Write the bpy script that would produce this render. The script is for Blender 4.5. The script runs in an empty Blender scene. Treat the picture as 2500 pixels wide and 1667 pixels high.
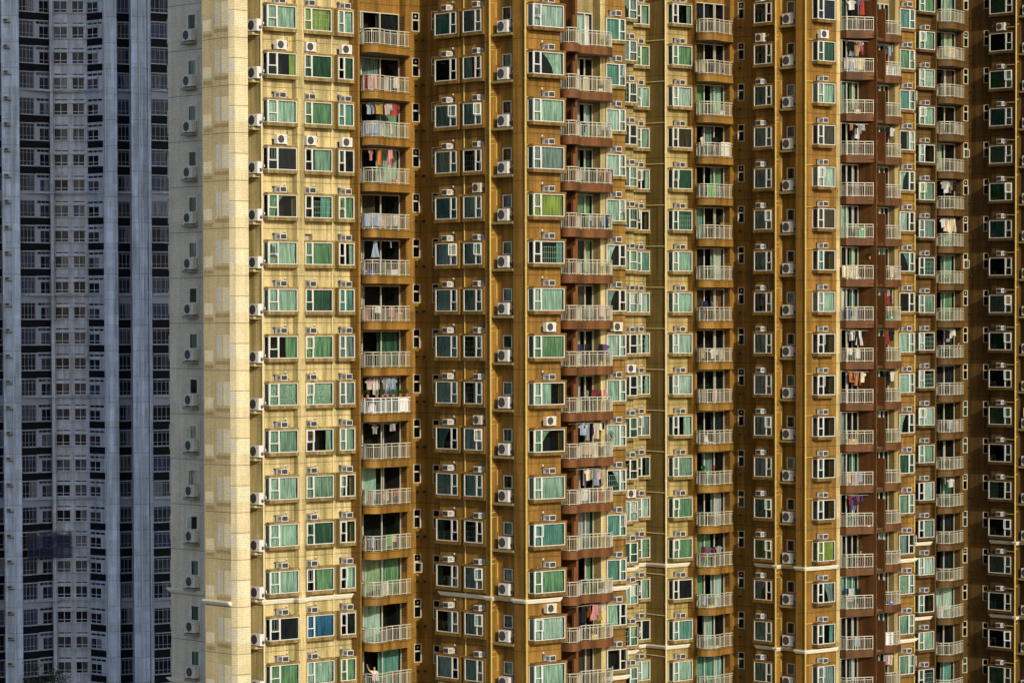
import bpy, math, random
from math import sin, cos, pi, radians
random.seed(7)
sc = bpy.context.scene
COL = sc.collection
F = 7500.0                 # focal length in photo pixels (photo 2500 wide)
CAMZ = 48.0
ST = 2.8                   # storey height
TOP, BOT = 140.0, 0.0
A1 = radians(42)
U = (cos(A1), sin(A1)); V = (sin(A1), -cos(A1))

# ------------------------------------------------------------------ vectors
def add(p, q, t=1.0): return (p[0]+q[0]*t, p[1]+q[1]*t)
def sub(p, q): return (p[0]-q[0], p[1]-q[1])
def dot(p, q): return p[0]*q[0]+p[1]*q[1]
def dist(p, q): return math.hypot(p[0]-q[0], p[1]-q[1])
def P(px, d): return ((px-1250)/F*d, d)
def hit(Q, w, px):
    k = (px-1250)/F
    t = (k*Q[1]-Q[0])/(w[0]-k*w[1])
    return add(Q, w, t)
def meet(p, w, q, z):      # point on line p+w*t having the same coordinate across as q on line (q,z), w perpendicular z
    t = dot(sub(q, p), w)
    return add(p, w, t)

# ------------------------------------------------------------------ materials
MATS = {}
def nodes_of(m):
    m.use_nodes = True
    nt = m.node_tree; nt.nodes.clear()
    return nt, nt.nodes, nt.links
def N(nt, typ, **kw):
    n = nt.nodes.new(typ)
    for k, v in kw.items(): setattr(n, k, v)
    return n
def mathn(nt, op, a, b=None, clamp=False):
    n = nt.nodes.new('ShaderNodeMath'); n.operation = op; n.use_clamp = clamp
    for i, x in enumerate((a, b)):
        if x is None: continue
        if isinstance(x, (int, float)): n.inputs[i].default_value = x
        else: nt.links.new(x, n.inputs[i])
    return n.outputs[0]
def plain(name, col, rough=0.6, metal=0.0, spec=0.4, var=0.12, scale=3.0):
    if name in MATS: return MATS[name]
    m = bpy.data.materials.new(name); nt, ns, L = nodes_of(m)
    out = N(nt, 'ShaderNodeOutputMaterial'); b = N(nt, 'ShaderNodeBsdfPrincipled')
    b.inputs['Roughness'].default_value = rough; b.inputs['Metallic'].default_value = metal
    b.inputs['Specular IOR Level'].default_value = spec
    geo = N(nt, 'ShaderNodeNewGeometry')
    noi = N(nt, 'ShaderNodeTexNoise'); noi.inputs['Scale'].default_value = scale; noi.inputs['Detail'].default_value = 4
    L.new(geo.outputs['Position'], noi.inputs['Vector'])
    mx = N(nt, 'ShaderNodeMix', data_type='RGBA', blend_type='MIX')
    mx.inputs['A'].default_value = tuple(c*(1-var) for c in col)+(1,)
    mx.inputs['B'].default_value = tuple(min(1, c*(1+var)) for c in col)+(1,)
    L.new(noi.outputs['Fac'], mx.inputs['Factor'])
    L.new(mx.outputs['Result'], b.inputs['Base Color'])
    L.new(b.outputs[0], out.inputs[0])
    MATS[name] = m
    return m
def tile(name, col, grime=0.45, grime_col=(0.10, 0.075, 0.03), joint=True, phase=0.08, tile_w=0.10, patch=0.08, vary=0.16, half=False, stain=1.0):
    """mosaic-tiled wall: tile grid, floor joints, rain streaks below the sills, faded and repaired patches"""
    m = bpy.data.materials.new(name); nt, ns, L = nodes_of(m)
    out = N(nt, 'ShaderNodeOutputMaterial'); b = N(nt, 'ShaderNodeBsdfPrincipled')
    b.inputs['Roughness'].default_value = 0.62; b.inputs['Specular IOR Level'].default_value = 0.25
    geo = N(nt, 'ShaderNodeNewGeometry'); sep = N(nt, 'ShaderNodeSeparateXYZ'); L.new(geo.outputs['Position'], sep.inputs[0])
    X, Y, Z = sep.outputs
    # storey coordinate 0..1 with noise wobble
    s = mathn(nt, 'FRACT', mathn(nt, 'DIVIDE', mathn(nt, 'SUBTRACT', Z, CAMZ-40*ST), ST))
    # along coordinate (works for both wall directions)
    al = mathn(nt, 'ADD', mathn(nt, 'MULTIPLY', X, 1.43), mathn(nt, 'MULTIPLY', Y, 0.27))
    cmb = N(nt, 'ShaderNodeCombineXYZ'); L.new(al, cmb.inputs[0]); L.new(Z, cmb.inputs[1])
    # tile grid
    br = N(nt, 'ShaderNodeTexBrick'); br.offset = 0.0
    br.inputs['Scale'].default_value = 1.0; br.inputs['Brick Width'].default_value = tile_w; br.inputs['Row Height'].default_value = tile_w
    br.inputs['Mortar Size'].default_value = 0.012; br.inputs['Bias'].default_value = 0.0
    br.inputs['Color1'].default_value = (0.86, 0.86, 0.86, 1); br.inputs['Color2'].default_value = (1.08, 1.08, 1.08, 1); br.inputs['Mortar'].default_value = (0.62, 0.6, 0.55, 1)
    L.new(cmb.outputs[0], br.inputs['Vector'])
    # large repaired patches
    pn = N(nt, 'ShaderNodeTexNoise'); pn.inputs['Scale'].default_value = 0.55; pn.inputs['Detail'].default_value = 3
    L.new(geo.outputs['Position'], pn.inputs['Vector'])
    # block patches (re-tiled panels)
    vb = N(nt, 'ShaderNodeTexBrick'); vb.inputs['Scale'].default_value = 1.0; vb.inputs['Brick Width'].default_value = 0.9; vb.inputs['Row Height'].default_value = 0.7
    vb.inputs['Mortar Size'].default_value = 0.0
    vb.inputs['Color1'].default_value = (1-patch, 1-patch, 1-patch, 1); vb.inputs['Color2'].default_value = (1+patch*.6, 1+patch*.6, 1+patch*.6, 1)
    L.new(cmb.outputs[0], vb.inputs['Vector'])
    # rain streaks : noise stretched vertically
    mp = N(nt, 'ShaderNodeMapping'); mp.inputs['Scale'].default_value = (5.5, 5.5, 0.25)
    L.new(geo.outputs['Position'], mp.inputs['Vector'])
    sn = N(nt, 'ShaderNodeTexNoise'); sn.inputs['Scale'].default_value = 1.0; sn.inputs['Detail'].default_value = 5; sn.inputs['Roughness'].default_value = 0.65
    L.new(mp.outputs[0], sn.inputs['Vector'])
    streak = N(nt, 'ShaderNodeMapRange'); streak.inputs['From Min'].default_value = 0.42; streak.inputs['From Max'].default_value = 0.72
    L.new(sn.outputs['Fac'], streak.inputs['Value'])
    # concentration below sills (0.30 down to 0.0 of a storey)
    band = N(nt, 'ShaderNodeMapRange'); band.inputs['From Min'].default_value = -0.15; band.inputs['From Max'].default_value = 0.30
    L.new(s, band.inputs['Value'])
    lt = mathn(nt, 'LESS_THAN', s, 0.32)
    bandv = mathn(nt, 'ADD', mathn(nt, 'MULTIPLY', mathn(nt, 'MULTIPLY', band.outputs[0], lt), 0.75), 0.35)
    g = mathn(nt, 'MULTIPLY', mathn(nt, 'MULTIPLY', streak.outputs[0], bandv), grime, True)
    base = N(nt, 'ShaderNodeMix', data_type='RGBA', blend_type='MIX')
    base.inputs['A'].default_value = tuple(c*(1-vary) for c in col)+(1,); base.inputs['B'].default_value = tuple(min(1, c*(1+vary)) for c in col)+(1,)
    L.new(pn.outputs['Fac'], base.inputs['Factor'])
    m1 = N(nt, 'ShaderNodeMix', data_type='RGBA', blend_type='MULTIPLY'); m1.inputs['Factor'].default_value = 1
    L.new(base.outputs['Result'], m1.inputs['A']); L.new(br.outputs['Color'], m1.inputs['B'])
    m2 = N(nt, 'ShaderNodeMix', data_type='RGBA', blend_type='MULTIPLY'); m2.inputs['Factor'].default_value = 1
    L.new(m1.outputs['Result'], m2.inputs['A']); L.new(vb.outputs['Color'], m2.inputs['B'])
    mp2 = N(nt, 'ShaderNodeMapping'); mp2.inputs['Scale'].default_value = (1.7, 1.7, 0.10); L.new(geo.outputs['Position'], mp2.inputs['Vector'])
    wn = N(nt, 'ShaderNodeTexNoise'); wn.inputs['Scale'].default_value = 1.0; wn.inputs['Detail'].default_value = 6; wn.inputs['Roughness'].default_value = 0.6; L.new(mp2.outputs[0], wn.inputs['Vector'])
    wr = N(nt, 'ShaderNodeMapRange'); wr.inputs['From Min'].default_value = 0.40; wr.inputs['From Max'].default_value = 0.64; L.new(wn.outputs['Fac'], wr.inputs['Value'])
    ws = N(nt, 'ShaderNodeMix', data_type='RGBA', blend_type='MULTIPLY'); L.new(mathn(nt, 'MULTIPLY', wr.outputs[0], stain), ws.inputs['Factor'])
    L.new(m2.outputs['Result'], ws.inputs['A']); ws.inputs['B'].default_value = (0.48, 0.49, 0.42, 1)
    m3 = N(nt, 'ShaderNodeMix', data_type='RGBA', blend_type='MIX'); L.new(g, m3.inputs['Factor'])
    L.new(ws.outputs['Result'], m3.inputs['A']); m3.inputs['B'].default_value = grime_col+(1,)
    last = m3.outputs['Result']
    if joint:
        j = mathn(nt, 'LESS_THAN', mathn(nt, 'ABSOLUTE', mathn(nt, 'SUBTRACT', s, phase)), 0.008)
        if half: j = mathn(nt, 'ADD', j, mathn(nt, 'LESS_THAN', mathn(nt, 'ABSOLUTE', mathn(nt, 'SUBTRACT', s, phase+.57)), 0.008))
        m4 = N(nt, 'ShaderNodeMix', data_type='RGBA', blend_type='MIX'); L.new(mathn(nt, 'MULTIPLY', j, 0.8), m4.inputs['Factor'])
        L.new(last, m4.inputs['A']); m4.inputs['B'].default_value = tuple(c*0.16 for c in col)+(1,)
        last = m4.outputs['Result']
    L.new(last, b.inputs['Base Color'])
    L.new(b.outputs[0], out.inputs[0])
    MATS[name] = m
    return m
def glass(name, tint, rough=0.02, refl=1.0):
    m = bpy.data.materials.new(name); nt, ns, L = nodes_of(m)
    out = N(nt, 'ShaderNodeOutputMaterial'); t = N(nt, 'ShaderNodeBsdfTransparent'); g = N(nt, 'ShaderNodeBsdfGlossy')
    t.inputs['Color'].default_value = tint+(1,); g.inputs['Roughness'].default_value = rough
    geo = N(nt, 'ShaderNodeNewGeometry'); noi = N(nt, 'ShaderNodeTexNoise'); noi.inputs['Scale'].default_value = 1.3
    L.new(geo.outputs['Position'], noi.inputs['Vector'])
    bp = N(nt, 'ShaderNodeBump'); bp.inputs['Strength'].default_value = 0.06; bp.inputs['Distance'].default_value = 0.1
    L.new(noi.outputs['Fac'], bp.inputs['Height']); L.new(bp.outputs[0], g.inputs['Normal'])
    fr = N(nt, 'ShaderNodeFresnel'); fr.inputs['IOR'].default_value = 1.45
    mx = N(nt, 'ShaderNodeMixShader'); L.new(mathn(nt, 'MULTIPLY', fr.outputs[0], refl), mx.inputs[0])
    L.new(t.outputs[0], mx.inputs[1]); L.new(g.outputs[0], mx.inputs[2]); L.new(mx.outputs[0], out.inputs[0])
    MATS[name] = m
    return m
def cloth(name, col, trans=0.25, pattern=0):
    if name in MATS: return MATS[name]
    if 'curtain' in name: col = tuple(c*0.92 for c in col)
    m = bpy.data.materials.new(name); nt, ns, L = nodes_of(m)
    out = N(nt, 'ShaderNodeOutputMaterial'); d = N(nt, 'ShaderNodeBsdfDiffuse'); t = N(nt, 'ShaderNodeBsdfTranslucent')
    geo = N(nt, 'ShaderNodeNewGeometry')
    mp = N(nt, 'ShaderNodeMapping'); mp.inputs['Scale'].default_value = (9, 9, 0.8) if not pattern else (14, 14, 11)
    L.new(geo.outputs['Position'], mp.inputs['Vector'])
    noi = N(nt, 'ShaderNodeTexNoise'); noi.inputs['Scale'].default_value = 1.0; noi.inputs['Detail'].default_value = 3
    L.new(mp.outputs[0], noi.inputs['Vector'])
    rm = N(nt, 'ShaderNodeMapRange'); rm.inputs['From Min'].default_value = 0.35; rm.inputs['From Max'].default_value = 0.65
    L.new(noi.outputs['Fac'], rm.inputs['Value'])
    mx = N(nt, 'ShaderNodeMix', data_type='RGBA')
    k = 0.5 if not pattern else 0.45
    mx.inputs['A'].default_value = tuple(c*k for c in col)+(1,); mx.inputs['B'].default_value = tuple(min(1, c*1.12) for c in col)+(1,)
    L.new(rm.outputs[0], mx.inputs['Factor'])
    L.new(mx.outputs['Result'], d.inputs['Color']); L.new(mx.outputs['Result'], t.inputs['Color'])
    ms = N(nt, 'ShaderNodeMixShader'); ms.inputs[0].default_value = trans
    L.new(d.outputs[0], ms.inputs[1]); L.new(t.outputs[0], ms.inputs[2]); L.new(ms.outputs[0], out.inputs[0])
    MATS[name] = m
    return m

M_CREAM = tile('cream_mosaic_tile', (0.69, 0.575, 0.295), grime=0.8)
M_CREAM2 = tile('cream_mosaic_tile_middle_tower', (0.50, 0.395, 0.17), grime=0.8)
M_PALE = tile('pale_cream_panel', (0.74, 0.655, 0.43), grime=0.25, patch=0.06, vary=0.1, half=True, stain=0.25)
M_GABLE = tile('beige_gable_tile', (0.74, 0.70, 0.625), grime=0.3, patch=0.05, stain=0.3)
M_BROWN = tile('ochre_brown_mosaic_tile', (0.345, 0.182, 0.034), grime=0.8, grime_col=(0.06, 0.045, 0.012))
M_BROWN3 = tile('dark_ochre_mosaic_tile', (0.14, 0.077, 0.021), grime=0.8, grime_col=(0.04, 0.03, 0.01))  # same ochre as the nearer towers, vignette darkening put into the colour
M_OLIVE = tile('olive_weathered_tile', (0.215, 0.145, 0.04), grime=0.75, grime_col=(0.075, 0.07, 0.02))
M_RED = tile('terracotta_red_tile', (0.20, 0.080, 0.024), grime=0.35, grime_col=(0.07, 0.025, 0.01), joint=False)
M_RED2 = tile('dark_terracotta_tile', (0.15, 0.060, 0.017), grime=0.35, grime_col=(0.05, 0.02, 0.01), joint=False)
M_TAN = tile('tan_reveal_tile', (0.36, 0.28, 0.13), grime=0.4, joint=False)  # cream tile with the shade of the reveals put into its colour
M_SILLC = tile('cream_sill_tile', (0.37, 0.27, 0.10), grime=0.9, grime_col=(0.07, 0.055, 0.02), joint=False)
M_SILLB = tile('brown_sill_tile', (0.26, 0.145, 0.032), grime=0.8, grime_col=(0.05, 0.04, 0.012), joint=False)
M_SILL3 = tile('dark_brown_sill_tile', (0.125, 0.07, 0.02), grime=0.8, grime_col=(0.04, 0.03, 0.01), joint=False)  # brown sill with the same vignette darkening in its colour
M_SOFFIT = plain('balcony_soffit_paint', (0.27, 0.26, 0.22), 0.8)
M_ROOM = plain('dim_room_interior', (0.018, 0.017, 0.016), 0.9, spec=0.05)  # near-black colour stands in for the shade of deep rooms
M_SLOT = plain('plaster_slot', (0.33, 0.31, 0.26), 0.8)
M_FRAME = plain('white_window_frame', (0.57, 0.58, 0.57), 0.4, var=0.06)
M_FRAMEC = plain('cream_window_frame', (0.50, 0.46, 0.34), 0.45)
M_DOORF = plain('off_white_door_frame', (0.44, 0.44, 0.39), 0.4)
M_RAIL = plain('cream_painted_railing', (0.43, 0.42, 0.34), 0.45, var=0.15)
M_RAILW = plain('white_painted_railing', (0.70, 0.72, 0.76), 0.4)
M_GRILLE = plain('pale_green_security_grille', (0.42, 0.52, 0.46), 0.5)
M_AC = plain('white_enamel', (0.58, 0.58, 0.565), 0.4, var=0.07)
M_ACOLD = plain('aged_beige_enamel', (0.58, 0.53, 0.42), 0.45, var=0.12)
M_ACDARK = plain('dark_fan_grille', (0.035, 0.038, 0.045), 0.5)
M_ACGREY = plain('grey_fan_blade', (0.07, 0.07, 0.075), 0.5)
M_LEDGE = plain('mossy_concrete_ledge', (0.23, 0.17, 0.06), 0.85, var=0.35, scale=5)
M_LEDGEC = plain('cream_concrete_ledge', (0.42, 0.34, 0.16), 0.8, var=0.25, scale=5)
M_LEDGEG = plain('grey_concrete_ledge', (0.25, 0.235, 0.2), 0.85, var=0.25, scale=5)
M_PIPE = plain('yellow_painted_pipe', (0.46, 0.335, 0.08), 0.5, var=0.18)
M_PIPEC = plain('cream_painted_pipe', (0.58, 0.49, 0.27), 0.5, var=0.15)
M_CORN = plain('white_cornice_paint', (0.66, 0.63, 0.54), 0.7, var=0.15, scale=2)
M_CABLE = plain('dark_cable', (0.06, 0.045, 0.03), 0.7)
M_LOUV = plain('brown_louver', (0.16, 0.08, 0.02), 0.6)
M_VENT = plain('dark_vent', (0.03, 0.022, 0.015), 0.7)
M_GLASS = glass('green_tinted_glass', (0.70, 0.85, 0.82))
M_GLASSD = glass('dark_tinted_glass', (0.30, 0.42, 0.38))
M_GLASSB = glass('blue_grey_glass', (0.5, 0.6, 0.68), refl=1.3)

# curtains : (name, colour, weight)
CURT = [('mint_curtain', (0.62, 0.72, 0.62), 5), ('pale_curtain', (0.78, 0.80, 0.76), 4), ('sage_curtain', (0.42, 0.52, 0.42), 4),
        ('grey_curtain', (0.36, 0.40, 0.40), 3), ('green_curtain', (0.30, 0.45, 0.27), 2), ('teal_curtain', (0.26, 0.46, 0.42), 3),
        ('dark_green_curtain', (0.09, 0.17, 0.12), 3), ('charcoal_curtain', (0.035, 0.035, 0.04), 2), ('brown_curtain', (0.14, 0.09, 0.06), 1)]
CURTM = {n: cloth(n, c) for n, c, w in CURT}
CURTM['patterned_curtain'] = cloth('patterned_curtain', (0.55, 0.65, 0.52), pattern=1)
CURTM['lime_curtain'] = cloth('lime_curtain', (0.50, 0.52, 0.12))
CURTM['blue_curtain'] = cloth('blue_curtain', (0.08, 0.24, 0.46))
CURTM['cream_curtain'] = cloth('cream_curtain', (0.8, 0.74, 0.5))
SHADEC = ['pale_curtain', 'pale_curtain', 'mint_curtain', 'mint_curtain', 'teal_curtain', 'sage_curtain', 'white_curtain']
CURTM['white_curtain'] = cloth('white_curtain', (0.85, 0.86, 0.84))
CPOOL = [n for n, c, w in CURT for _ in range(w)]+['patterned_curtain']

# ------------------------------------------------------------------ mesh building
class MB:
    def __init__(s): s.v = []; s.f = []; s.m = []; s.mats = []
    def mi(s, mat):
        if mat not in s.mats: s.mats.append(mat)
        return s.mats.index(mat)
    def quad(s, a, b, c, d, mat):
        i = len(s.v); s.v += [a, b, c, d]; s.f.append((i, i+1, i+2, i+3)); s.m.append(s.mi(mat))
    def poly(s, pts, mat):
        i = len(s.v); s.v += pts; s.f.append(tuple(range(i, i+len(pts)))); s.m.append(s.mi(mat))
    def box(s, x0, x1, y0, y1, z0, z1, mat, bev=0.0):
        i = len(s.v); k = s.mi(mat)
        s.v += [(x0, y0, z0), (x1, y0, z0), (x1, y1, z0), (x0, y1, z0), (x0, y0, z1), (x1, y0, z1), (x1, y1, z1), (x0, y1, z1)]
        for f in ((0, 3, 2, 1), (4, 5, 6, 7), (0, 1, 5, 4), (1, 2, 6, 5), (2, 3, 7, 6), (3, 0, 4, 7)):
            s.f.append(tuple(i+q for q in f)); s.m.append(k)
    def obox(s, c, ax, hx, hy, z0, z1, mat):      # box oriented along ax in plan
        ay = (-ax[1], ax[0])
        pts = [add(add(c, ax, sx*hx), ay, sy*hy) for sx, sy in ((-1, -1), (1, -1), (1, 1), (-1, 1))]
        s.prism(pts, z0, z1, mat)
    def prism(s, pts, z0, z1, mat, mtop=None, mbot=None):
        n = len(pts); k = s.mi(mat)
        i = len(s.v); s.v += [(p[0], p[1], z0) for p in pts]+[(p[0], p[1], z1) for p in pts]
        for a in range(n):
            b = (a+1) % n; s.f.append((i+a, i+b, i+n+b, i+n+a)); s.m.append(k)
        s.f.append(tuple(i+n+a for a in range(n))); s.m.append(s.mi(mtop or mat))
        s.f.append(tuple(i+a for a in reversed(range(n)))); s.m.append(s.mi(mbot or mat))
    def tube(s, pts, r, mat, n=6):
        k = s.mi(mat); rings = []
        for j, p in enumerate(pts):
            a = pts[max(0, j-1)]; b = pts[min(len(pts)-1, j+1)]
            d = [b[q]-a[q] for q in range(3)]; l = math.sqrt(sum(x*x for x in d)) or 1; d = [x/l for x in d]
            h = (0, 0, 1) if abs(d[2]) < 0.9 else (1, 0, 0)
            e = (d[1]*h[2]-d[2]*h[1], d[2]*h[0]-d[0]*h[2], d[0]*h[1]-d[1]*h[0]); le = math.sqrt(sum(x*x for x in e)) or 1.0; e = [x/le for x in e]
            g = (d[1]*e[2]-d[2]*e[1], d[2]*e[0]-d[0]*e[2], d[0]*e[1]-d[1]*e[0])
            i = len(s.v)
            for q in range(n):
                t = 2*pi*q/n
                s.v.append(tuple(p[w]+r*(cos(t)*e[w]+sin(t)*g[w]) for w in range(3)))
            rings.append(i)
        for j in range(len(rings)-1):
            for q in range(n):
                w = (q+1) % n
                s.f.append((rings[j]+q, rings[j]+w, rings[j+1]+w, rings[j+1]+q)); s.m.append(k)
        s.f.append(tuple(rings[0]+q for q in reversed(range(n)))); s.m.append(k)
        s.f.append(tuple(rings[-1]+q for q in range(n))); s.m.append(k)
    def disc(s, cx, y, cz, r, mat, n=20, y1=None):  # cylinder along y
        k = s.mi(mat); y1 = y if y1 is None else y1; i = len(s.v)
        s.v += [(cx+r*cos(2*pi*q/n), y, cz+r*sin(2*pi*q/n)) for q in range(n)]
        s.f.append(tuple(i+q for q in range(n))); s.m.append(k)
        if y1 != y:
            s.v += [(cx+r*cos(2*pi*q/n), y1, cz+r*sin(2*pi*q/n)) for q in range(n)]
            for q in range(n):
                w = (q+1) % n; s.f.append((i+q, i+n+q, i+n+w, i+w)); s.m.append(k)
    def ribbon(s, pts, o0, o1, z0, z1, mat, nsign=1):    # mitred strip along a polyline, offset o0..o1 to its outer side
        def offs(o):
            r = []
            for j, p in enumerate(pts):
                ns = []
                if j > 0: d = sub(p, pts[j-1]); l = math.hypot(*d); ns.append((d[1]/l, -d[0]/l))
                if j < len(pts)-1: d = sub(pts[j+1], p); l = math.hypot(*d); ns.append((d[1]/l, -d[0]/l))
                if len(ns) == 1: r.append(add(p, ns[0], o))
                else:
                    b = (ns[0][0]+ns[1][0], ns[0][1]+ns[1][1]); q = 1+dot(ns[0], ns[1])
                    r.append(add(p, b, o/max(q, 0.3)))
            return r
        A, B = offs(o0), offs(o1); k = s.mi(mat); i = len(s.v); n = len(pts)
        for a, b in zip(A, B): s.v += [(a[0], a[1], z0), (b[0], b[1], z0), (b[0], b[1], z1), (a[0], a[1], z1)]
        for j in range(n-1):
            for q in range(4):
                w = (q+1) % 4; s.f.append((i+4*j+q, i+4*j+w, i+4*j+4+w, i+4*j+4+q)); s.m.append(k)
        s.f.append((i+3, i+2, i+1, i)); s.m.append(k); e = i+4*(n-1); s.f.append((e, e+1, e+2, e+3)); s.m.append(k)
    def mesh(s, name):
        me = bpy.data.meshes.new(name); me.from_pydata(s.v, [], s.f)
        for m in s.mats: me.materials.append(m)
        me.polygons.foreach_set('material_index', s.m); me.update()
        return me
def obj(name, me, parent=None, loc=(0, 0, 0), rz=0.0):
    o = bpy.data.objects.new(name, me); COL.objects.link(o)
    o.parent = parent; o.location = loc; o.rotation_euler = (0, 0, rz)
    return o
def setmat(o, m, slot=0):
    o.material_slots[slot].link = 'OBJECT'; o.material_slots[slot].material = m
def tag(o, label, cat, group=None, kind=None):
    o['label'] = label; o['category'] = cat
    if group: o['group'] = group
    if kind: o['kind'] = kind
    return o
def empty(name, loc, rz=0.0):
    o = bpy.data.objects.new(name, None); COL.objects.link(o); o.location = loc; o.rotation_euler = (0, 0, rz); o.empty_display_size = 0.5
    return o
ORD = ['topmost', 'second', 'third', 'fourth', 'fifth', 'sixth', 'seventh', 'eighth', 'ninth', 'tenth', 'eleventh', 'twelfth', 'thirteenth', 'fourteenth',
       'fifteenth', 'sixteenth', 'seventeenth', 'eighteenth', 'nineteenth', 'twentieth', 'twenty-first', 'twenty-second', 'twenty-third', 'twenty-fourth',
       'twenty-fifth', 'twenty-sixth', 'twenty-seventh', 'twenty-eighth', 'twenty-ninth', 'thirtieth']

# ------------------------------------------------------------------ walls with openings
class Wall:
    def __init__(s, p, q, mat):
        s.p, s.q = p, q; d = sub(q, p); s.L = math.hypot(*d); s.A = (d[0]/s.L, d[1]/s.L); s.N = (s.A[1], -s.A[0])
        s.rz = math.atan2(s.A[1], s.A[0]); s.mat = mat; s.holes = []
    def at(s, px, o=0.0):          # coordinate along the wall of the picture column px, on the plane o metres in front
        h = hit(add(s.p, s.N, o), s.A, px)
        return dot(sub(h, s.p), s.A)
    def pt(s, a, o=0.0): return add(add(s.p, s.A, a), s.N, o)
    def hole(s, a0, a1, z0, z1, depth, mat=None): s.holes.append((a0, a1, z0, z1, depth, mat or M_ROOM))
    def build(s, mb, T):
        cx = sorted({0.0, s.L} | {min(max(x, 0), s.L) for h in s.holes for x in h[:2]})
        cz = sorted({BOT, TOP} | {z for h in s.holes for z in h[2:4]})
        def w(a, o, z): p = s.pt(a, o); return (p[0]-T[0], p[1]-T[1], z)
        for i in range(len(cx)-1):
            col = [h for h in s.holes if h[0] < (cx[i]+cx[i+1])/2 < h[1]]
            z0 = cz[0]
            zz = sorted({BOT, TOP} | {z for h in col for z in h[2:4]})
            for j in range(len(zz)-1):
                zm = (zz[j]+zz[j+1])/2
                if any(h[2] < zm < h[3] for h in col): continue
                mb.quad(w(cx[i], 0, zz[j]), w(cx[i+1], 0, zz[j]), w(cx[i+1], 0, zz[j+1]), w(cx[i], 0, zz[j+1]), s.mat)
        for a0, a1, z0, z1, dp, m in s.holes:
            a0 = max(a0, 0); a1 = min(a1, s.L)
            c = [w(a0, 0, z0), w(a1, 0, z0), w(a1, 0, z1), w(a0, 0, z1)]; d = [w(a0, -dp, z0), w(a1, -dp, z0), w(a1, -dp, z1), w(a0, -dp, z1)]
            mb.quad(d[0], d[1], d[2], d[3], m)
            for q in range(4):
                r = (q+1) % 4; mb.quad(c[q], c[r], d[r], d[q], m)

class Tower:
    def __init__(s, label, base, floors):
        s.root = empty('apartment_tower', (base[0], base[1], 0)); tag(s.root, label, 'apartment tower', 'ochre apartment towers')
        s.T = base; s.walls = []; s.floors = floors; s.pts = []
    def path(s, start): s.pts = [start]; s.cur = start; return s
    def to(s, q, mat):
        w = Wall(s.cur, q, mat); s.walls.append(w); s.cur = q; return w
    def loc(s, p, z): return (p[0]-s.T[0], p[1]-s.T[1], z)
    def finish(s, start):
        s.to(start, M_BROWN)
        mb = MB()
        for w in s.walls: w.build(mb, s.T)
        o = obj('wall', mb.mesh('wall'), s.root)
        poly = [w.p for w in s.walls]
        mb = MB(); mb.poly([(p[0]-s.T[0], p[1]-s.T[1], TOP) for p in poly], M_SLOT)
        obj('roof', mb.mesh('roof'), s.root)

def zf(k, f=0.0): return CAMZ+ST*(k+f)

# ------------------------------------------------------------------ windows
SILL, HEAD = 0.325, 0.80
def curtain_mesh(x0, x1, z0, z1, y, seed, cheek=None):
    r = random.Random(seed); mb = MB(); m = CURTM['pale_curtain']
    n = max(6, int((x1-x0)/0.045)); ph = r.uniform(0, 6); fr = r.uniform(30, 50); amp = r.uniform(.03, .06)
    lean = r.uniform(-.12, .12) if r.random() < .4 else 0
    rows = 5; idx = []
    for j in range(rows+1):
        t = j/rows; row = []
        for i in range(n+1):
            u = i/n; x = x0+(x1-x0)*u
            yy = y+amp*sin(fr*x+ph+1.2*sin(3*x+t))*(0.6+0.5*(1-t))+r.uniform(-.008, .008)
            xx = x+lean*(1-t)*(1-t)*(1 if 0 < i < n else 0.3)
            row.append(len(mb.v)); mb.v.append((min(max(xx, x0), x1), yy, z0+(z1-z0)*t+(r.uniform(0, .05) if j == 0 else 0)))
        idx.append(row)
    for j in range(rows):
        for i in range(n):
            mb.f.append((idx[j][i], idx[j][i+1], idx[j+1][i+1], idx[j+1][i])); mb.m.append(mb.mi(m))
    if cheek:
        mb.quad((x0, y, z0), (x0, cheek, z0), (x0, cheek, z1), (x0, y, z1), m)
    return mb.mesh('curtain')

def tie_mesh(x0, x1, z0, z1, y, side, seed):   # curtain drawn to one side and gathered at the bottom
    r = random.Random(seed); mb = MB(); m = CURTM['pale_curtain']; n = 14; rows = 6; idx = []
    for j in range(rows+1):
        t = j/rows; w = (x1-x0)*(0.45+0.55*t*t); row = []
        for i in range(n+1):
            u = i/n; x = (x0+w*u) if side < 0 else (x1-w*(1-u))
            row.append(len(mb.v)); mb.v.append((x, y+.035*sin(u*26+t)+r.uniform(-.006, .006), z0+(z1-z0)*t))
        idx.append(row)
    for j in range(rows):
        for i in range(n):
            mb.f.append((idx[j][i], idx[j][i+1], idx[j+1][i+1], idx[j+1][i])); mb.m.append(mb.mi(m))
    return mb.mesh('curtain')

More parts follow.
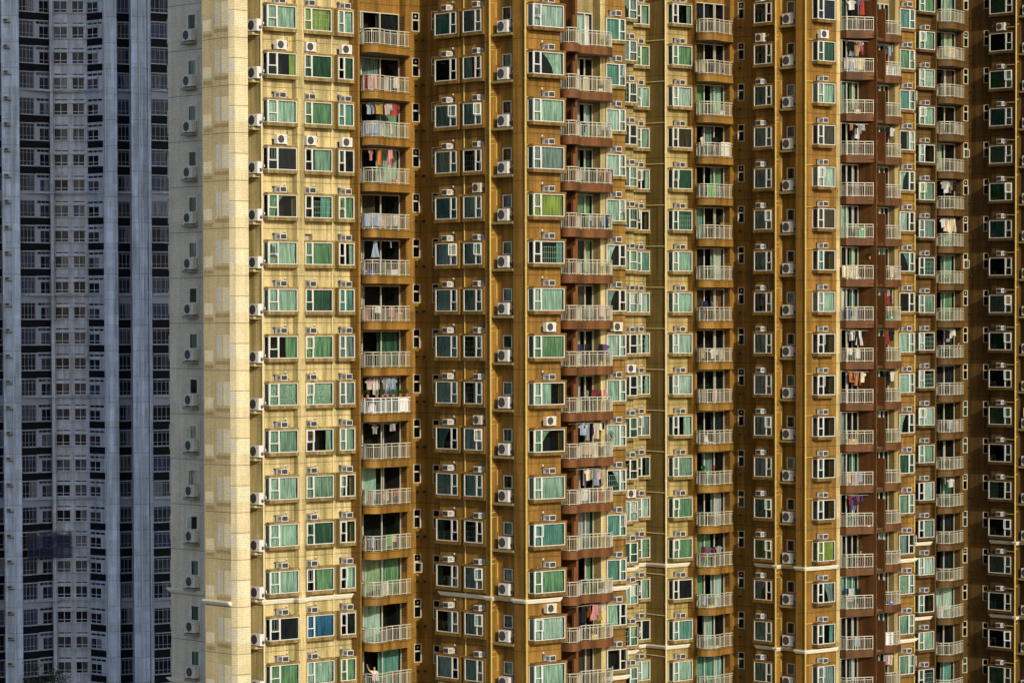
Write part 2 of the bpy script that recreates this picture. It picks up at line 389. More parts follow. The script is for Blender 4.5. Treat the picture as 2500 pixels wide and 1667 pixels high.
class BayKind:
    """one column of bay windows : wall, picture columns of the front's two ends, small casement on side 'L'/'R'"""
    def __init__(s, T, wall, px0, px1, side, w=0.47, frac=0.29, cheek=True, solid=0.10, name='bay_window', msill=None, depth=0.8, hole=None, ring=0.0, frm=None):
        s.T, s.wall, s.w, s.name = T, wall, w, name
        a0 = wall.at(px0, w); a1 = wall.at(px1, w); s.a0 = a0; W = s.W = a1-a0; msill = msill or M_SILLC; frm = frm or M_FRAME
        z0, z1 = SILL*ST, HEAD*ST; zt = z0+(z1-z0)*0.42
        e = 0.06
        mb = MB()                                   # masonry : sill and head slabs, side panels
        lo = -e-ring; hi = W+e+(solid if side != 'N' else 0)
        mb.box(lo, hi, -w-.05, .06, z0-.21, z0, msill)
        mb.box(lo, hi, -w-.05, .06, z1, z1+.13, msill)
        xs1 = W+.005
        mb.box(xs1, hi-.004, -w-.02, .05, z0, z1, msill)
        if not cheek: mb.box(lo+.004, -.005, -w-.02, .05, z0, z1, msill)
        s.masonry = mb.mesh(name)
        sm0, sm1 = (0.0, W*frac) if side == 'L' else (W*(1-frac), W)
        bg0, bg1 = (W*frac, W) if side == 'L' else (0.0, W*(1-frac))
        s.big = (bg0, bg1); s.small = (sm0, sm1)
        def frame(opened):
            mb = MB(); g = MB(); b = .045; y0, y1 = -w-.035, -w+.03
            mb.box(0, W, y0, y1, z0, z0+b, frm); mb.box(0, W, y0, y1, z1-b, z1, frm)
            mb.box(-.0 if not cheek else -.03, b*1.2, y0-.003, y1, z0+b, z1-b, frm); mb.box(W-b, W, y0, y1, z0+b, z1-b, frm)
            xm = W*frac if side == 'L' else W*(1-frac)
            mb.box(xm-.045, xm+.045, y0-.002, y1, z0+b, z1-b, frm)
            ia, ib = (b*1.2, xm-.045) if side == 'L' else (xm+.045, W-b)
            mb.box(ia, ib, y0, y1, zt-.03, zt+.03, frm)
            g.quad((bg0, -w, z0), (bg1, -w, z0), (bg1, -w, z1), (bg0, -w, z1), M_GLASS)
            g.quad((sm0, -w, z0), (sm1, -w, z0), (sm1, -w, zt), (sm0, -w, zt), M_GLASS)
            # casement sash of the upper small light
            if opened:
                th = opened; hx = ia if side == 'L' else ib; sg = 1 if side == 'L' else -1; wd = ib-ia
                d = (cos(th)*sg, -sin(th)); q = (d[1]*sg, -d[0]*sg)
                def pp(t, o): return (hx+d[0]*t+q[0]*o, -w-.04+d[1]*t+q[1]*o)
                for t0, t1, c0, c1 in ((0, .04, zt+.04, z1-.05), (wd-.04, wd, zt+.04, z1-.05), (.04, wd-.04, zt+.04, zt+.08), (.04, wd-.04, z1-.09, z1-.05)):
                    mb.prism([pp(t0, -.018), pp(t1, -.018), pp(t1, .018), pp(t0, .018)], c0, c1, frm)
                a, c = pp(.03, 0), pp(wd-.03, 0)
                g.quad((a[0], a[1], zt+.05), (c[0], c[1], zt+.05), (c[0], c[1], z1-.06), (a[0], a[1], z1-.06), M_GLASS)
            else:
                for t0, t1, c0, c1 in ((ia+.004, ia+.03, zt+.03, z1-b), (ib-.03, ib-.004, zt+.03, z1-b)):
                    mb.box(t0, t1, y0-.008, y1, c0, c1, frm)
                g.quad((sm0, -w, zt), (sm1, -w, zt), (sm1, -w, z1), (sm0, -w, z1), M_GLASS)
            if cheek:
                mb.box(-.033, .02, -.06, .02, z0, z1, frm)
                mb.box(-.03, .02, -w+.03, -.06, z0, z0+b, frm); mb.box(-.03, .02, -w+.03, -.06, z1-b, z1, frm)
                g.quad((-.005, -.03, z0), (-.005, -w, z0), (-.005, -w, z1), (-.005, -.03, z1), M_GLASS)
            return mb.mesh('frame'), g.mesh('glass')
        s.frames = [frame(0), frame(radians(35)), frame(radians(62))]
        y = -w+.13; b = .05; s.curts = {}
        ck = -.05 if cheek else None
        x0, x1 = b, W-b
        s.curts['full'] = [curtain_mesh(x0, x1, z0+.03, z1-.04, y, 10*q+3, ck) for q in range(4)]
        s.curts['left'] = [curtain_mesh(x0, x0+(x1-x0)*f, z0+.03, z1-.04, y, 31+q, ck) for q, f in enumerate((.35, .62))]
        s.curts['right'] = [curtain_mesh(x0+(x1-x0)*f, x1, z0+.03, z1-.04, y, 41+q) for q, f in enumerate((.42, .62, .8))]
        s.curts['tie'] = [tie_mesh(x0+(x1-x0)*.35, x1, z0+.03, z1-.04, y, 1, 55), tie_mesh(x0, x0+(x1-x0)*.6, z0+.03, z1-.04, y, -1, 56)]
        # security grille behind the glass
        mb = MB(); yy = -w+.07
        for q in range(1, 4): mb.box(bg0+.05, bg1-.05, yy, yy+.015, z0+(z1-z0)*q/4-.009, z0+(z1-z0)*q/4+.009, M_GRILLE)
        nb = int((bg1-bg0)/.16)
        for q in range(1, nb): mb.box(bg0+(bg1-bg0)*q/nb-.007, bg0+(bg1-bg0)*q/nb+.007, yy+.016, yy+.028, z0+.05, z0+(z1-z0)*.75, M_GRILLE)
        s.grille = mb.mesh('security_grille')
        mb = MB()
        for q in (.2, .5, .8): mb.box(sm0+(sm1-sm0)*q-.008, sm0+(sm1-sm0)*q+.008, yy, yy+.015, zt+.08, z1-.1, M_GRILLE)
        for q in (.1, .9): mb.box(sm0+.07, sm1-.07, yy+.016, yy+.03, zt+(z1-zt)*q-.008, zt+(z1-zt)*q+.008, M_GRILLE)
        s.grille2 = mb.mesh('security_grille')
        hd = hole or (0.03, W-.03)
        for k in T.floors: wall.hole(a0+hd[0], a0+hd[1], zf(k)+z0+.002, zf(k)+z1-.002, depth)
    def make(s, k, curt=None, mode=None, opened=None, grille=None):
        T, wl = s.T, s.wall
        rnd = random.Random(hash((round(s.a0, 2), round(wl.p[0], 1), k)) & 0xffff)
        o = obj(s.name, s.masonry, T.root, T.loc(wl.pt(s.a0), zf(k)), wl.rz)
        op = opened if opened is not None else rnd.choice([0, 0, 0, 0, 1, 2] if rnd.random() < .75 else [0])
        obj('frame', s.frames[op][0], o); obj('glass', s.frames[op][1], o)
        mode = mode or rnd.choice(['full']*9+['left', 'right', 'right', 'tie', 'none', 'tie'])
        curt = curt or rnd.choice(CPOOL)
        if mode != 'none':
            me = rnd.choice(s.curts[mode]); c = obj('curtain', me, o); setmat(c, CURTM[curt])
            if mode == 'left' and rnd.random() < .5:
                c = obj('curtain', s.curts['right'][2], o); setmat(c, CURTM[curt])
        if grille or (grille is None and rnd.random() < .13): obj('security_grille', s.grille, o)
        if grille or (grille is None and rnd.random() < .3): obj('security_grille', s.grille2, o)
        return o

class FlatWindow:
    """plain small window set in a wall ; panes='one' or 'two' (stacked)"""
    def __init__(s, T, wall, px0, px1, f0, f1, name, panes='one', frm=None, depth=0.35, gl=None):
        s.T, s.wall, s.name = T, wall, name; frm = frm or M_FRAME; gl = gl or M_GLASSD
        a0, a1 = wall.at(px0), wall.at(px1); s.a0 = a0; W = s.W = a1-a0; z0, z1 = f0*ST, f1*ST; b = .05
        s.z0, s.z1 = z0, z1
        def fr(op):
            mb = MB(); g = MB(); y0, y1 = -.03, .04
            mb.box(-.01, W+.01, y0, y1, z0, z0+b, frm); mb.box(-.01, W+.01, y0, y1, z1-b, z1, frm)
            mb.box(-.01, b, y0, y1, z0+b, z1-b, frm); mb.box(W-b, W+.01, y0, y1, z0+b, z1-b, frm)
            zz = z0
            if panes == 'two':
                zm = z0+(z1-z0)*.6; mb.box(b, W-b, y0-.003, y1, zm-.045, zm+.045, frm)
                g.quad((b, 0, zm), (W-b, 0, zm), (W-b, 0, z1-b), (b, 0, z1-b), gl)
                zt = zm-.045
            else: zt = z1-b
            if op:
                th = radians(48); d = (-cos(th), -sin(th)); hx = W-b; wd = W-2*b
                if op == 2: d = (cos(th), -sin(th)); hx = b
                def pp(t, o): return (hx+d[0]*t-d[1]*o, -.035+d[1]*t+d[0]*o)
                for t0, t1, c0, c1 in ((0, .045, z0+b, zt), (wd-.045, wd, z0+b, zt), (.045, wd-.045, z0+b, z0+b+.045), (.045, wd-.045, zt-.045, zt)):
                    mb.prism([pp(t0, -.016), pp(t1, -.016), pp(t1, .016), pp(t0, .016)], c0, c1, frm)
                p, q = pp(.03, 0), pp(wd-.03, 0)
                g.quad((p[0], p[1], z0+b), (q[0], q[1], z0+b), (q[0], q[1], zt), (p[0], p[1], zt), gl)
            else: g.quad((b, 0, z0+b), (W-b, 0, z0+b), (W-b, 0, zt), (b, 0, zt), gl)
            return mb.mesh(name), g.mesh('glass')
        s.v = [fr(0), fr(1), fr(2)]
        s.cur = [curtain_mesh(.03, W-.03, z0+.03, z1-.03, .12, 71+q) for q in range(3)]
        mb = MB(); zz = z1-.14 if panes == 'two' else z1-.2
        mb.disc(W*.5, -.012, z1-(z1-z0)*.2, .10, M_ACGREY, 14, .0); mb.disc(W*.5, -.02, z1-(z1-z0)*.2, .045, M_AC, 10, -.012)
        s.fan = mb.mesh('extractor_fan')
        for k in T.floors: wall.hole(a0+.01, a0+W-.01, zf(k)+z0+.01, zf(k)+z1-.01, depth)
    def make(s, k, pcur=.5, pfan=0, popen=.12):
        rnd = random.Random(len(s.name)*7919+int(s.a0*1000)*31+k*101+5000)
        i = 0
        if rnd.random() < popen: i = rnd.choice([1, 2])
        o = obj(s.name, s.v[i][0], s.T.root, s.T.loc(s.wall.pt(s.a0), zf(k)), s.wall.rz)
        obj('glass', s.v[i][1], o)
        if rnd.random() < pcur: setmat(obj('curtain', rnd.choice(s.cur), o), CURTM[rnd.choice(['pale_curtain', 'mint_curtain', 'grey_curtain', 'sage_curtain'])])
        if rnd.random() < pfan: obj('extractor_fan', s.fan, o)
        return o

# ------------------------------------------------------------------ air conditioners (things)
def box_ac_meshes(enamel):
    W, D, H = .50, .56, .34
    mb = MB(); mb.box(0, W, -.40, D-.40, 0, H, enamel)
    for q in range(5):                              # side louvres, both sides
        y = -.36+q*.06
        mb.box(-.006, .0, y, y+.03, .06, H-.06, M_ACDARK); mb.box(W, W+.006, y, y+.03, .06, H-.06, M_ACDARK)
    body = mb.mesh('case')
    mb = MB(); mb.box(.045, W-.045, -.415, -.40, .04, H-.04, M_ACDARK)
    for q in range(6): z = .06+q*.042; mb.box(.05, W-.05, -.420, -.415, z, z+.008, M_ACGREY)
    gr = mb.mesh('grille')
    mb = MB(); mb.box(-.02, W+.02, -.36, .1, -.04, -.004, M_LEDGE)
    return body, gr
BOXAC = [box_ac_meshes(M_AC), box_ac_meshes(M_ACOLD)]
def split_meshes(enamel, W=.92, H=.70, D=.34):
    mb = MB(); c = .02
    mb.prism([(c, -D), (W-c, -D), (W, -D+c), (W, 0), (0, 0), (0, -D+c)], 0.0, H, enamel)
    for q in range(7): mb.box(W*.72+.02, W*.72+.16, -D-.004, -D, .1+q*.03, .112+q*.03, enamel)
    mb.box(W*.74, W*.84, -D-.006, -D, H*.74, H*.80, M_ACDARK)
    mb.box(.06, .14, -D+.02, -.04, -.06, 0, M_ACGREY); mb.box(W-.14, W-.06, -D+.02, -.04, -.06, 0, M_ACGREY)
    body = mb.mesh('case')
    mb = MB(); cx, cz, r = W*.37, H*.5, H*.41
    mb.disc(cx, -D-.012, cz, r, M_ACDARK, 24, -D+.002); fan = None
    for q in range(5):
        t = 2*pi*q/5; a = .5
        mb.poly([(cx+.04*cos(t), -D-.014, cz+.04*sin(t)), (cx+r*.82*cos(t), -D-.014, cz+r*.82*sin(t)), (cx+r*.82*cos(t+a), -D-.014, cz+r*.82*sin(t+a))], M_ACGREY)
    for rr in (.35, .6, .85):
        n = 20
        for q in range(n):
            t0, t1 = 2*pi*q/n, 2*pi*(q+1)/n
            mb.quad(*[(cx+r*f*cos(t), -D-.018, cz+r*f*sin(t)) for t, f in ((t0, rr), (t1, rr), (t1, rr+.035), (t0, rr+.035))], M_ACGREY)
    mb.disc(cx, -D-.02, cz, .04, M_ACGREY, 10, -D-.012)
    gr = mb.mesh('fan_grille')
    mb = MB()
    mb.box(W, W+.035, -.2, -.08, .1, .3, M_ACGREY)
    mb.tube([(W+.02, -.14, .2), (W+.12, -.14, .14), (W+.2, -.1, .25), (W+.2, -.04, .5), (W+.2, -.03, .78)], .022, M_CABLE, 5)
    mb.box(W+.14, W+.25, -.06, -.005, .36, .5, enamel)
    return body, gr, mb.mesh('refrigerant_pipe')
SPLIT = [split_meshes(M_AC), split_meshes(M_ACOLD), split_meshes(M_AC, .78, .56, .32), split_meshes(M_ACOLD, .78, .56, .32)]
mb = MB(); mb.tube([(.92, -.12, .15), (1.04, -.12, .1), (1.14, -.07, .3), (1.17, -.05, .5), (1.17, -.05, 1.75), (1.17, -.05, 1.82), (1.38, -.05, 1.82)], .025, M_AC, 6)
GABLE_PIPE = mb.mesh('refrigerant_pipe')
mb = MB()
mb.tube([(.50, -.02, .2), (.62, -.05, .3), (.66, -.04, .42), (.6, -.03, .46), (.58, -.02, .36)], .014, M_CABLE, 5)
mb.tube([(.52, -.02, .1), (.7, -.04, .16), (.85, -.04, .1), (.97, -.02, -.08), (1.15, -.02, -.1)], .014, M_CABLE, 5)
mb.box(.60, .68, -.05, 0, .46, .56, M_AC)
HOSE = mb.mesh('drain_hose')
mb = MB(); mb.tube([(-.02, -.02, .2), (-.12, -.05, .32), (-.18, -.04, .45), (-.2, -.02, .3), (-.3, -.02, .05)], .014, M_CABLE, 5)
mb.box(-.22, -.14, -.05, 0, .45, .56, M_AC)
HOSE2 = mb.mesh('drain_hose')

def box_ac(T, wall, px0, k, where, group, idx, old=False, hose=None, split=False, slot=None, frac=.855, side='L', bigslot=True):
    """window-type unit whose front's near edge stands in picture column px0"""
    a = wall.at(px0, .40); z = zf(k, frac)
    if split:
        b, g, p = SPLIT[3 if old else 2]
        r = empty('air_conditioner_condenser', T_loc(wall.pt(a-.12), z+.07), wall.rz)
        obj('case', b, r); obj('fan_grille', g, r); obj('refrigerant_pipe', p, r)
        mbk = BRACKET; obj('bracket', mbk, r)
        tag(r, '%s fan condenser, %s %s' % ('beige' if old else 'white', ORD[idx]+' from top' if idx else 'topmost', where), 'air conditioner', group)
    else:
        b, g = BOXAC[1 if old else 0]
        r = empty('window_air_conditioner', T_loc(wall.pt(a), z), wall.rz)
        obj('case', b, r); obj('grille', g, r)
        if hose: obj('drain_hose', hose, r)
        tag(r, '%s box air conditioner, %s %s' % ('beige' if old else 'white', ORD[idx]+' from top' if idx else 'topmost', where), 'air conditioner', group)
    return r
def T_loc(p, z): return (p[0], p[1], z)
mb = MB(); mb.box(.02, .78, -.30, .02, -.10, -.065, M_ACDARK); BRACKET = mb.mesh('bracket')
def slot(wall, px0, k, side, frac=.855):
    a = wall.at(px0, .40)
    if side == 'L': wall.hole(a-.30, a+.515, zf(k, frac)-.012, zf(k, frac)+.37, .34, M_SLOT)
    else: wall.hole(a-.015, a+.80, zf(k, frac)-.012, zf(k, frac)+.37, .34, M_SLOT)

# ------------------------------------------------------------------ balconies
def smooth(pts, n=6):
    out = []
    for i in range(len(pts)-1):
        p0 = pts[max(i-1, 0)]; p1 = pts[i]; p2 = pts[i+1]; p3 = pts[min(i+2, len(pts)-1)]
        for j in range(n):
            t = j/n
            out.append(tuple(.5*((2*p1[q])+(-p0[q]+p2[q])*t+(2*p0[q]-5*p1[q]+4*p2[q]-p3[q])*t*t+(-p0[q]+3*p1[q]-3*p2[q]+p3[q])*t**3) for q in (0, 1)))
    out.append(pts[-1])
    return out
def along(pts, step):
    res = []; acc = 0.0; nxt = 0.0
    for i in range(len(pts)-1):
        l = dist(pts[i], pts[i+1]); d = ((pts[i+1][0]-pts[i][0])/l, (pts[i+1][1]-pts[i][1])/l)
        while nxt <= acc+l: res.append((add(pts[i], d, nxt-acc), d)); nxt += step
        acc += l
    return res
class BalconyKind:
    def __init__(s, T, front, back, mat, f_top=.11, f_bot=-.07, railtop=.45, name='balcony', railmat=None):
        """front : polyline left to right (outer edge), back : polyline right to left along the walls"""
        s.T = T; o = s.o = front[0]; s.name = name
        fr = [sub(p, o) for p in front]; bk = [sub(p, o) for p in back]; s.fr = fr; s.bk = bk
        zt, zb, zr = f_top*ST, f_bot*ST, railtop*ST; railmat = railmat or M_RAIL
        mb = MB(); mb.prism(fr+bk, zb+.02, .02, mat, M_SOFFIT, M_SOFFIT)
        mb.ribbon(fr, -.10, .012, zb, zt, mat)
        s.slab = mb.mesh(name)
        def rail(rm):
            mb = MB(); q = [p for p in fr]
            mb.ribbon(q, -.075, -.015, zr-.05, zr, rm); mb.ribbon(q, -.065, -.025, zr-.20, zr-.165, rm); mb.ribbon(q, -.065, -.025, zt+.05, zt+.085, rm)
            for p, d in along(q, .125): mb.obox(add(p, (d[1], -d[0]), -.045), d, .0085, .0085, zt+.085, zr-.20, rm)
            for p, d in along(q, .63): mb.obox(add(p, (d[1], -d[0]), -.045), d, .023, .023, zt, zr-.05, rm)
            return mb.mesh('railing')
        s.rail = rail(railmat); s.railw = rail(M_RAILW)
        s.zt, s.zr = zt, zr
    def make(s, k, white=False):
        o = obj(s.name, s.slab, s.T.root, s.T.loc(s.o, zf(k)))
        obj('railing', s.railw if white else s.rail, o)
        return o
class DoorKind:
    def __init__(s, T, wall, a0, a1, n, f0=.01, f1=.90, depth=1.4):
        s.T, s.wall, s.a0 = T, wall, a0; W = a1-a0; s.W = W; z0, z1 = f0*ST, f1*ST
        def fr(op):
            mb = MB(); g = MB()
            mb.box(0, W, -.03, .05, z1-.06, z1, M_DOORF); mb.box(0, W, -.03, .05, z0, z0+.05, M_DOORF)
            xs = [W*q/n for q in range(n+1)]
            for q, x in enumerate(xs): mb.box(max(0, x-.035), min(W, x+.035), -.034, .05, z0+.05, z1-.06, M_DOORF)
            for q in range(n):
                if q in op: continue
                g.quad((xs[q], .01, z0), (xs[q+1], .01, z0), (xs[q+1], .01, z1), (xs[q], .01, z1), M_GLASS)
            if op and n > 2:
                q = op[0]; x = xs[q]+.2; mb.box(x, x+.05, .06, .1, z0+.05, z1-.06, M_DOORF)
            return mb.mesh('sliding_door'), g.mesh('glass')
        s.v = [fr(()), fr((1,)), fr((n-1,)), fr((0,))]
        s.cur = [curtain_mesh(.05, W-.05, z0+.05, z1-.06, .2, 81), curtain_mesh(.05, W*.36, z0+.05, z1-.06, .2, 82), curtain_mesh(W*.62, W-.05, z0+.05, z1-.06, .2, 83),
                 curtain_mesh(W*.34, W*.66, z0+.05, z1-.06, .2, 84), curtain_mesh(.05, W*.6, z0+.05, z1-.06, .2, 85)]
        for k in T.floors: wall.hole(a0+.01, a0+W-.01, zf(k)+z0+.004, zf(k)+z1-.004, depth)
    def make(s, k, parent):
        rnd = random.Random(hash((round(s.a0, 2), round(s.wall.p[0], 1), k, 5)) & 0xffff)
        v = rnd.choice(s.v); w = s.T.loc(s.wall.pt(s.a0), zf(k)); pl = parent.location
        o = obj('sliding_door', v[0], parent, (w[0]-pl[0], w[1]-pl[1], 0), s.wall.rz)
        obj('door_glass', v[1], parent, tuple(o.location), s.wall.rz)
        for me in rnd.choice([[0], [1, 2], [1], [2], [3], [4], [1, 2], []]):
            setmat(obj('door_curtain', s.cur[me], parent, tuple(o.location), s.wall.rz), CURTM[rnd.choice(['pale_curtain', 'mint_curtain', 'sage_curtain', 'teal_curtain', 'green_curtain', 'grey_curtain', 'dark_green_curtain', 'charcoal_curtain', 'brown_curtain'])])
        return o

def cornice(T, pts, fr):
    mb = MB(); q = [sub(p, T.T) for p in pts]; z = zf(0, fr)
    mb.ribbon(q, -.02, .24, z+.02, z+.11, M_CORN); mb.ribbon(q, -.02, .15, z-.08, z+.02, M_CORN); mb.ribbon(q, -.02, .07, z-.15, z-.08, M_CORN)
    obj('cornice', mb.mesh('cornice'), T.root)
def pipe(T, p, r, mat, branches=(), z0=6, z1=TOP-1):
    mb = MB(); q = sub(p, T.T)
    mb.tube([(q[0], q[1], z0), (q[0], q[1], z1)], r, mat, 8)
    for k in T.floors:
        mb.tube([(q[0], q[1], zf(k, .2)), (q[0], q[1], zf(k, .24))], r*1.35, mat, 8)
        for d, ln, fr, drop in branches:
            mb.tube([(q[0], q[1], zf(k, fr)-.08), (q[0]+d[0]*.1, q[1]+d[1]*.1, zf(k, fr)), (q[0]+d[0]*ln, q[1]+d[1]*ln, zf(k, fr)+.02), (q[0]+d[0]*ln, q[1]+d[1]*ln, zf(k, fr)+.02+drop)][:4 if drop else 3], r*.55, mat, 5)
    obj('drainpipe', mb.mesh('drainpipe'), T.root)
def ledges(T, wall, a0, a1, fr, mat, depth=.48):
    mb = MB(); mb.box(0, a1-a0, -depth, .03, -.15, 0, mat); me = mb.mesh('air_conditioner_ledge')
    for k in T.floors: obj('air_conditioner_ledge', me, T.root, T.loc(wall.pt(a0), zf(k, fr)), wall.rz)
def split_col(T, wall, px0, frac, where, group, old=(), gable=False, o=.34, small=False, shift=.06):
    a = wall.at(px0, o+shift); floors = list(reversed(T.floors))
    for i, k in enumerate(floors):
        b, g, p = SPLIT[0]
        r = empty('air_conditioner_condenser', T_loc(wall.pt(a, shift), zf(k, frac)+.065), wall.rz)
        obj('case', b, r); obj('fan_grille', g, r); obj('refrigerant_pipe', GABLE_PIPE if gable else p, r)
        tag(r, 'white fan condenser, %s %s' % (ORD[i]+' from top' if i else 'topmost', where), 'air conditioner', group)
nU = (-U[0], -U[1]); nV = (-V[0], -V[1])
def box_col(T, wall, px0, side, where, group, splits=(), old=(), missing=(), hose=HOSE, frac=.855):
    for i, k in enumerate(reversed(T.floors)):
        slot(wall, px0, k, side, frac)
        if k in missing: continue
        box_ac(T, wall, px0, k, where, group, i, old=k in old, hose=hose, split=k in splits, frac=frac)

def spots(wall, pxs, T, fr, r=.09, name='vent_pipe', o=.14):
    mb = MB()
    mb.tube([(0, .05, 0), (0, -o, 0), (.0, -o-.02, -.05)], r, M_VENT, 8); me = mb.mesh(name)
    for k in T.floors:
        for px in pxs: obj(name, me, T.root, T.loc(wall.pt(wall.at(px)), zf(k, fr)), wall.rz)

# ================================================================== TOWER 1 (front)
FL1 = list(range(-8, 7)); FL2 = list(range(-9, 8)); FL3 = list(range(-10, 9))
A_L = P(415, 191.4)
T1 = Tower('front ochre apartment tower with cream bay wing, brown curved balconies and a blank gable', (A_L[0]+10, A_L[1]), FL1)
back0 = add(A_L, U, 15)
T1.path(back0)
wBack = T1.to(A_L, M_GABLE)
wA = T1.to(hit(A_L, V, 503), M_GABLE)
Bv1 = P(577, 181.3); Bv0 = P(562, 181.5); B_L = hit(Bv0, V, 498)
T1.to(B_L, M_CREAM)
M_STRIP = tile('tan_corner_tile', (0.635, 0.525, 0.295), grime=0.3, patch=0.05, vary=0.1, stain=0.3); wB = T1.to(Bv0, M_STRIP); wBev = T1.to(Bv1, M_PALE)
PierR = hit(Bv1, U, 609); wP = T1.to(PierR, M_PALE)
L1 = P(657, 182.3); L1r = add(L1, V, -.47)
N2 = hit(L1r, U, 639); N1 = hit(N2, V, 603)
N0 = meet(PierR, V, N1, U)
T1.to(N0, M_CREAM); T1.to(N1, M_CREAM); wN = T1.to(N2, M_CREAM)
R1a = hit(L1r, U, 716); wC1 = T1.to(R1a, M_CREAM); R1b = add(R1a, V, .47); T1.to(R1b, M_CREAM)
R1c = hit(L1, U, 746); T1.to(R1c, M_CREAM); R1d = add(R1c, V, -.47); T1.to(R1d, M_CREAM)
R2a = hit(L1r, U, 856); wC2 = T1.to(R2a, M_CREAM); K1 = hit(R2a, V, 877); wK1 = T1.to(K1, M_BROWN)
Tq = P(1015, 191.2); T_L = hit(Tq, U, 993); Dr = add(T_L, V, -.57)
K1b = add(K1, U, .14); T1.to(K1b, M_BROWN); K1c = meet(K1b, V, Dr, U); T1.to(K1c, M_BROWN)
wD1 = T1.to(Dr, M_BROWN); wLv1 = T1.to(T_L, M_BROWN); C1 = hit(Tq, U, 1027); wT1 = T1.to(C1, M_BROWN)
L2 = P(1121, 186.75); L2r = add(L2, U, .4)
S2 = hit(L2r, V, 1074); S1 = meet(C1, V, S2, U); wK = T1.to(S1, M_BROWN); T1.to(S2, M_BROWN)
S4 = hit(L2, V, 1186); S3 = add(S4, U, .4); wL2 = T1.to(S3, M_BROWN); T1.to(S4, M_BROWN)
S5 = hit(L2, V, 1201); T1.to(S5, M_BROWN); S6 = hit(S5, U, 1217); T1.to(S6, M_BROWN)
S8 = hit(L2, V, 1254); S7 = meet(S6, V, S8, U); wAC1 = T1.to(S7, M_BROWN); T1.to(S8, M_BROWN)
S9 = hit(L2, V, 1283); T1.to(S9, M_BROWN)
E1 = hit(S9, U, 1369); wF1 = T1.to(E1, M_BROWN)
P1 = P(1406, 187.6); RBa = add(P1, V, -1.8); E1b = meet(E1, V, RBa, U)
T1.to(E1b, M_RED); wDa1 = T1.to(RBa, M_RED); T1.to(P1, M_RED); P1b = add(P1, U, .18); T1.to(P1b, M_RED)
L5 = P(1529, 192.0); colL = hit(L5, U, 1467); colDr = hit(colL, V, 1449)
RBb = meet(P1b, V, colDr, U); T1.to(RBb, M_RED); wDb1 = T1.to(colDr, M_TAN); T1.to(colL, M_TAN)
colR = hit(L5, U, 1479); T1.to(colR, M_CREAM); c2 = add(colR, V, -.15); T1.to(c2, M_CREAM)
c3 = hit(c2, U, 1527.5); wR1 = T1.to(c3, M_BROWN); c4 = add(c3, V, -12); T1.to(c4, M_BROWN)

g1 = 'window air conditioners on the front tower'; gs = 'condenser units standing on wall ledges'
b1 = BayKind(T1, wC1, 657, 727, 'L', frac=.33, solid=.0)
b2 = BayKind(T1, wC2, 746.6, 813, 'L', frac=.27, cheek=False, solid=.12)
b3 = BayKind(T1, wC2, 829, 866, 'L', frac=.40, cheek=False, solid=.05)
bA = BayKind(T1, wL2, 1065, 1117.5, 'R', w=.45, frac=.29, cheek=False, solid=.13, ring=.06, msill=M_SILLB, name='framed_window')
bB = BayKind(T1, wL2, 1133.5, 1178, 'R', w=.45, frac=.33, cheek=False, solid=.13, ring=.06, msill=M_SILLB, name='framed_window')
bF1 = BayKind(T1, wF1, 1304, 1378, 'L', w=.5, frac=.24, solid=.10, msill=M_SILLB, depth=.75)
bR1 = BayKind(T1, wR1, 1481, 1528, 'R', w=.18, frac=.32, cheek=False, solid=.02, msill=M_SILLC)
bS = BayKind(T1, wBack, 420, 416, 'N', w=.0, frac=.4) if False else None
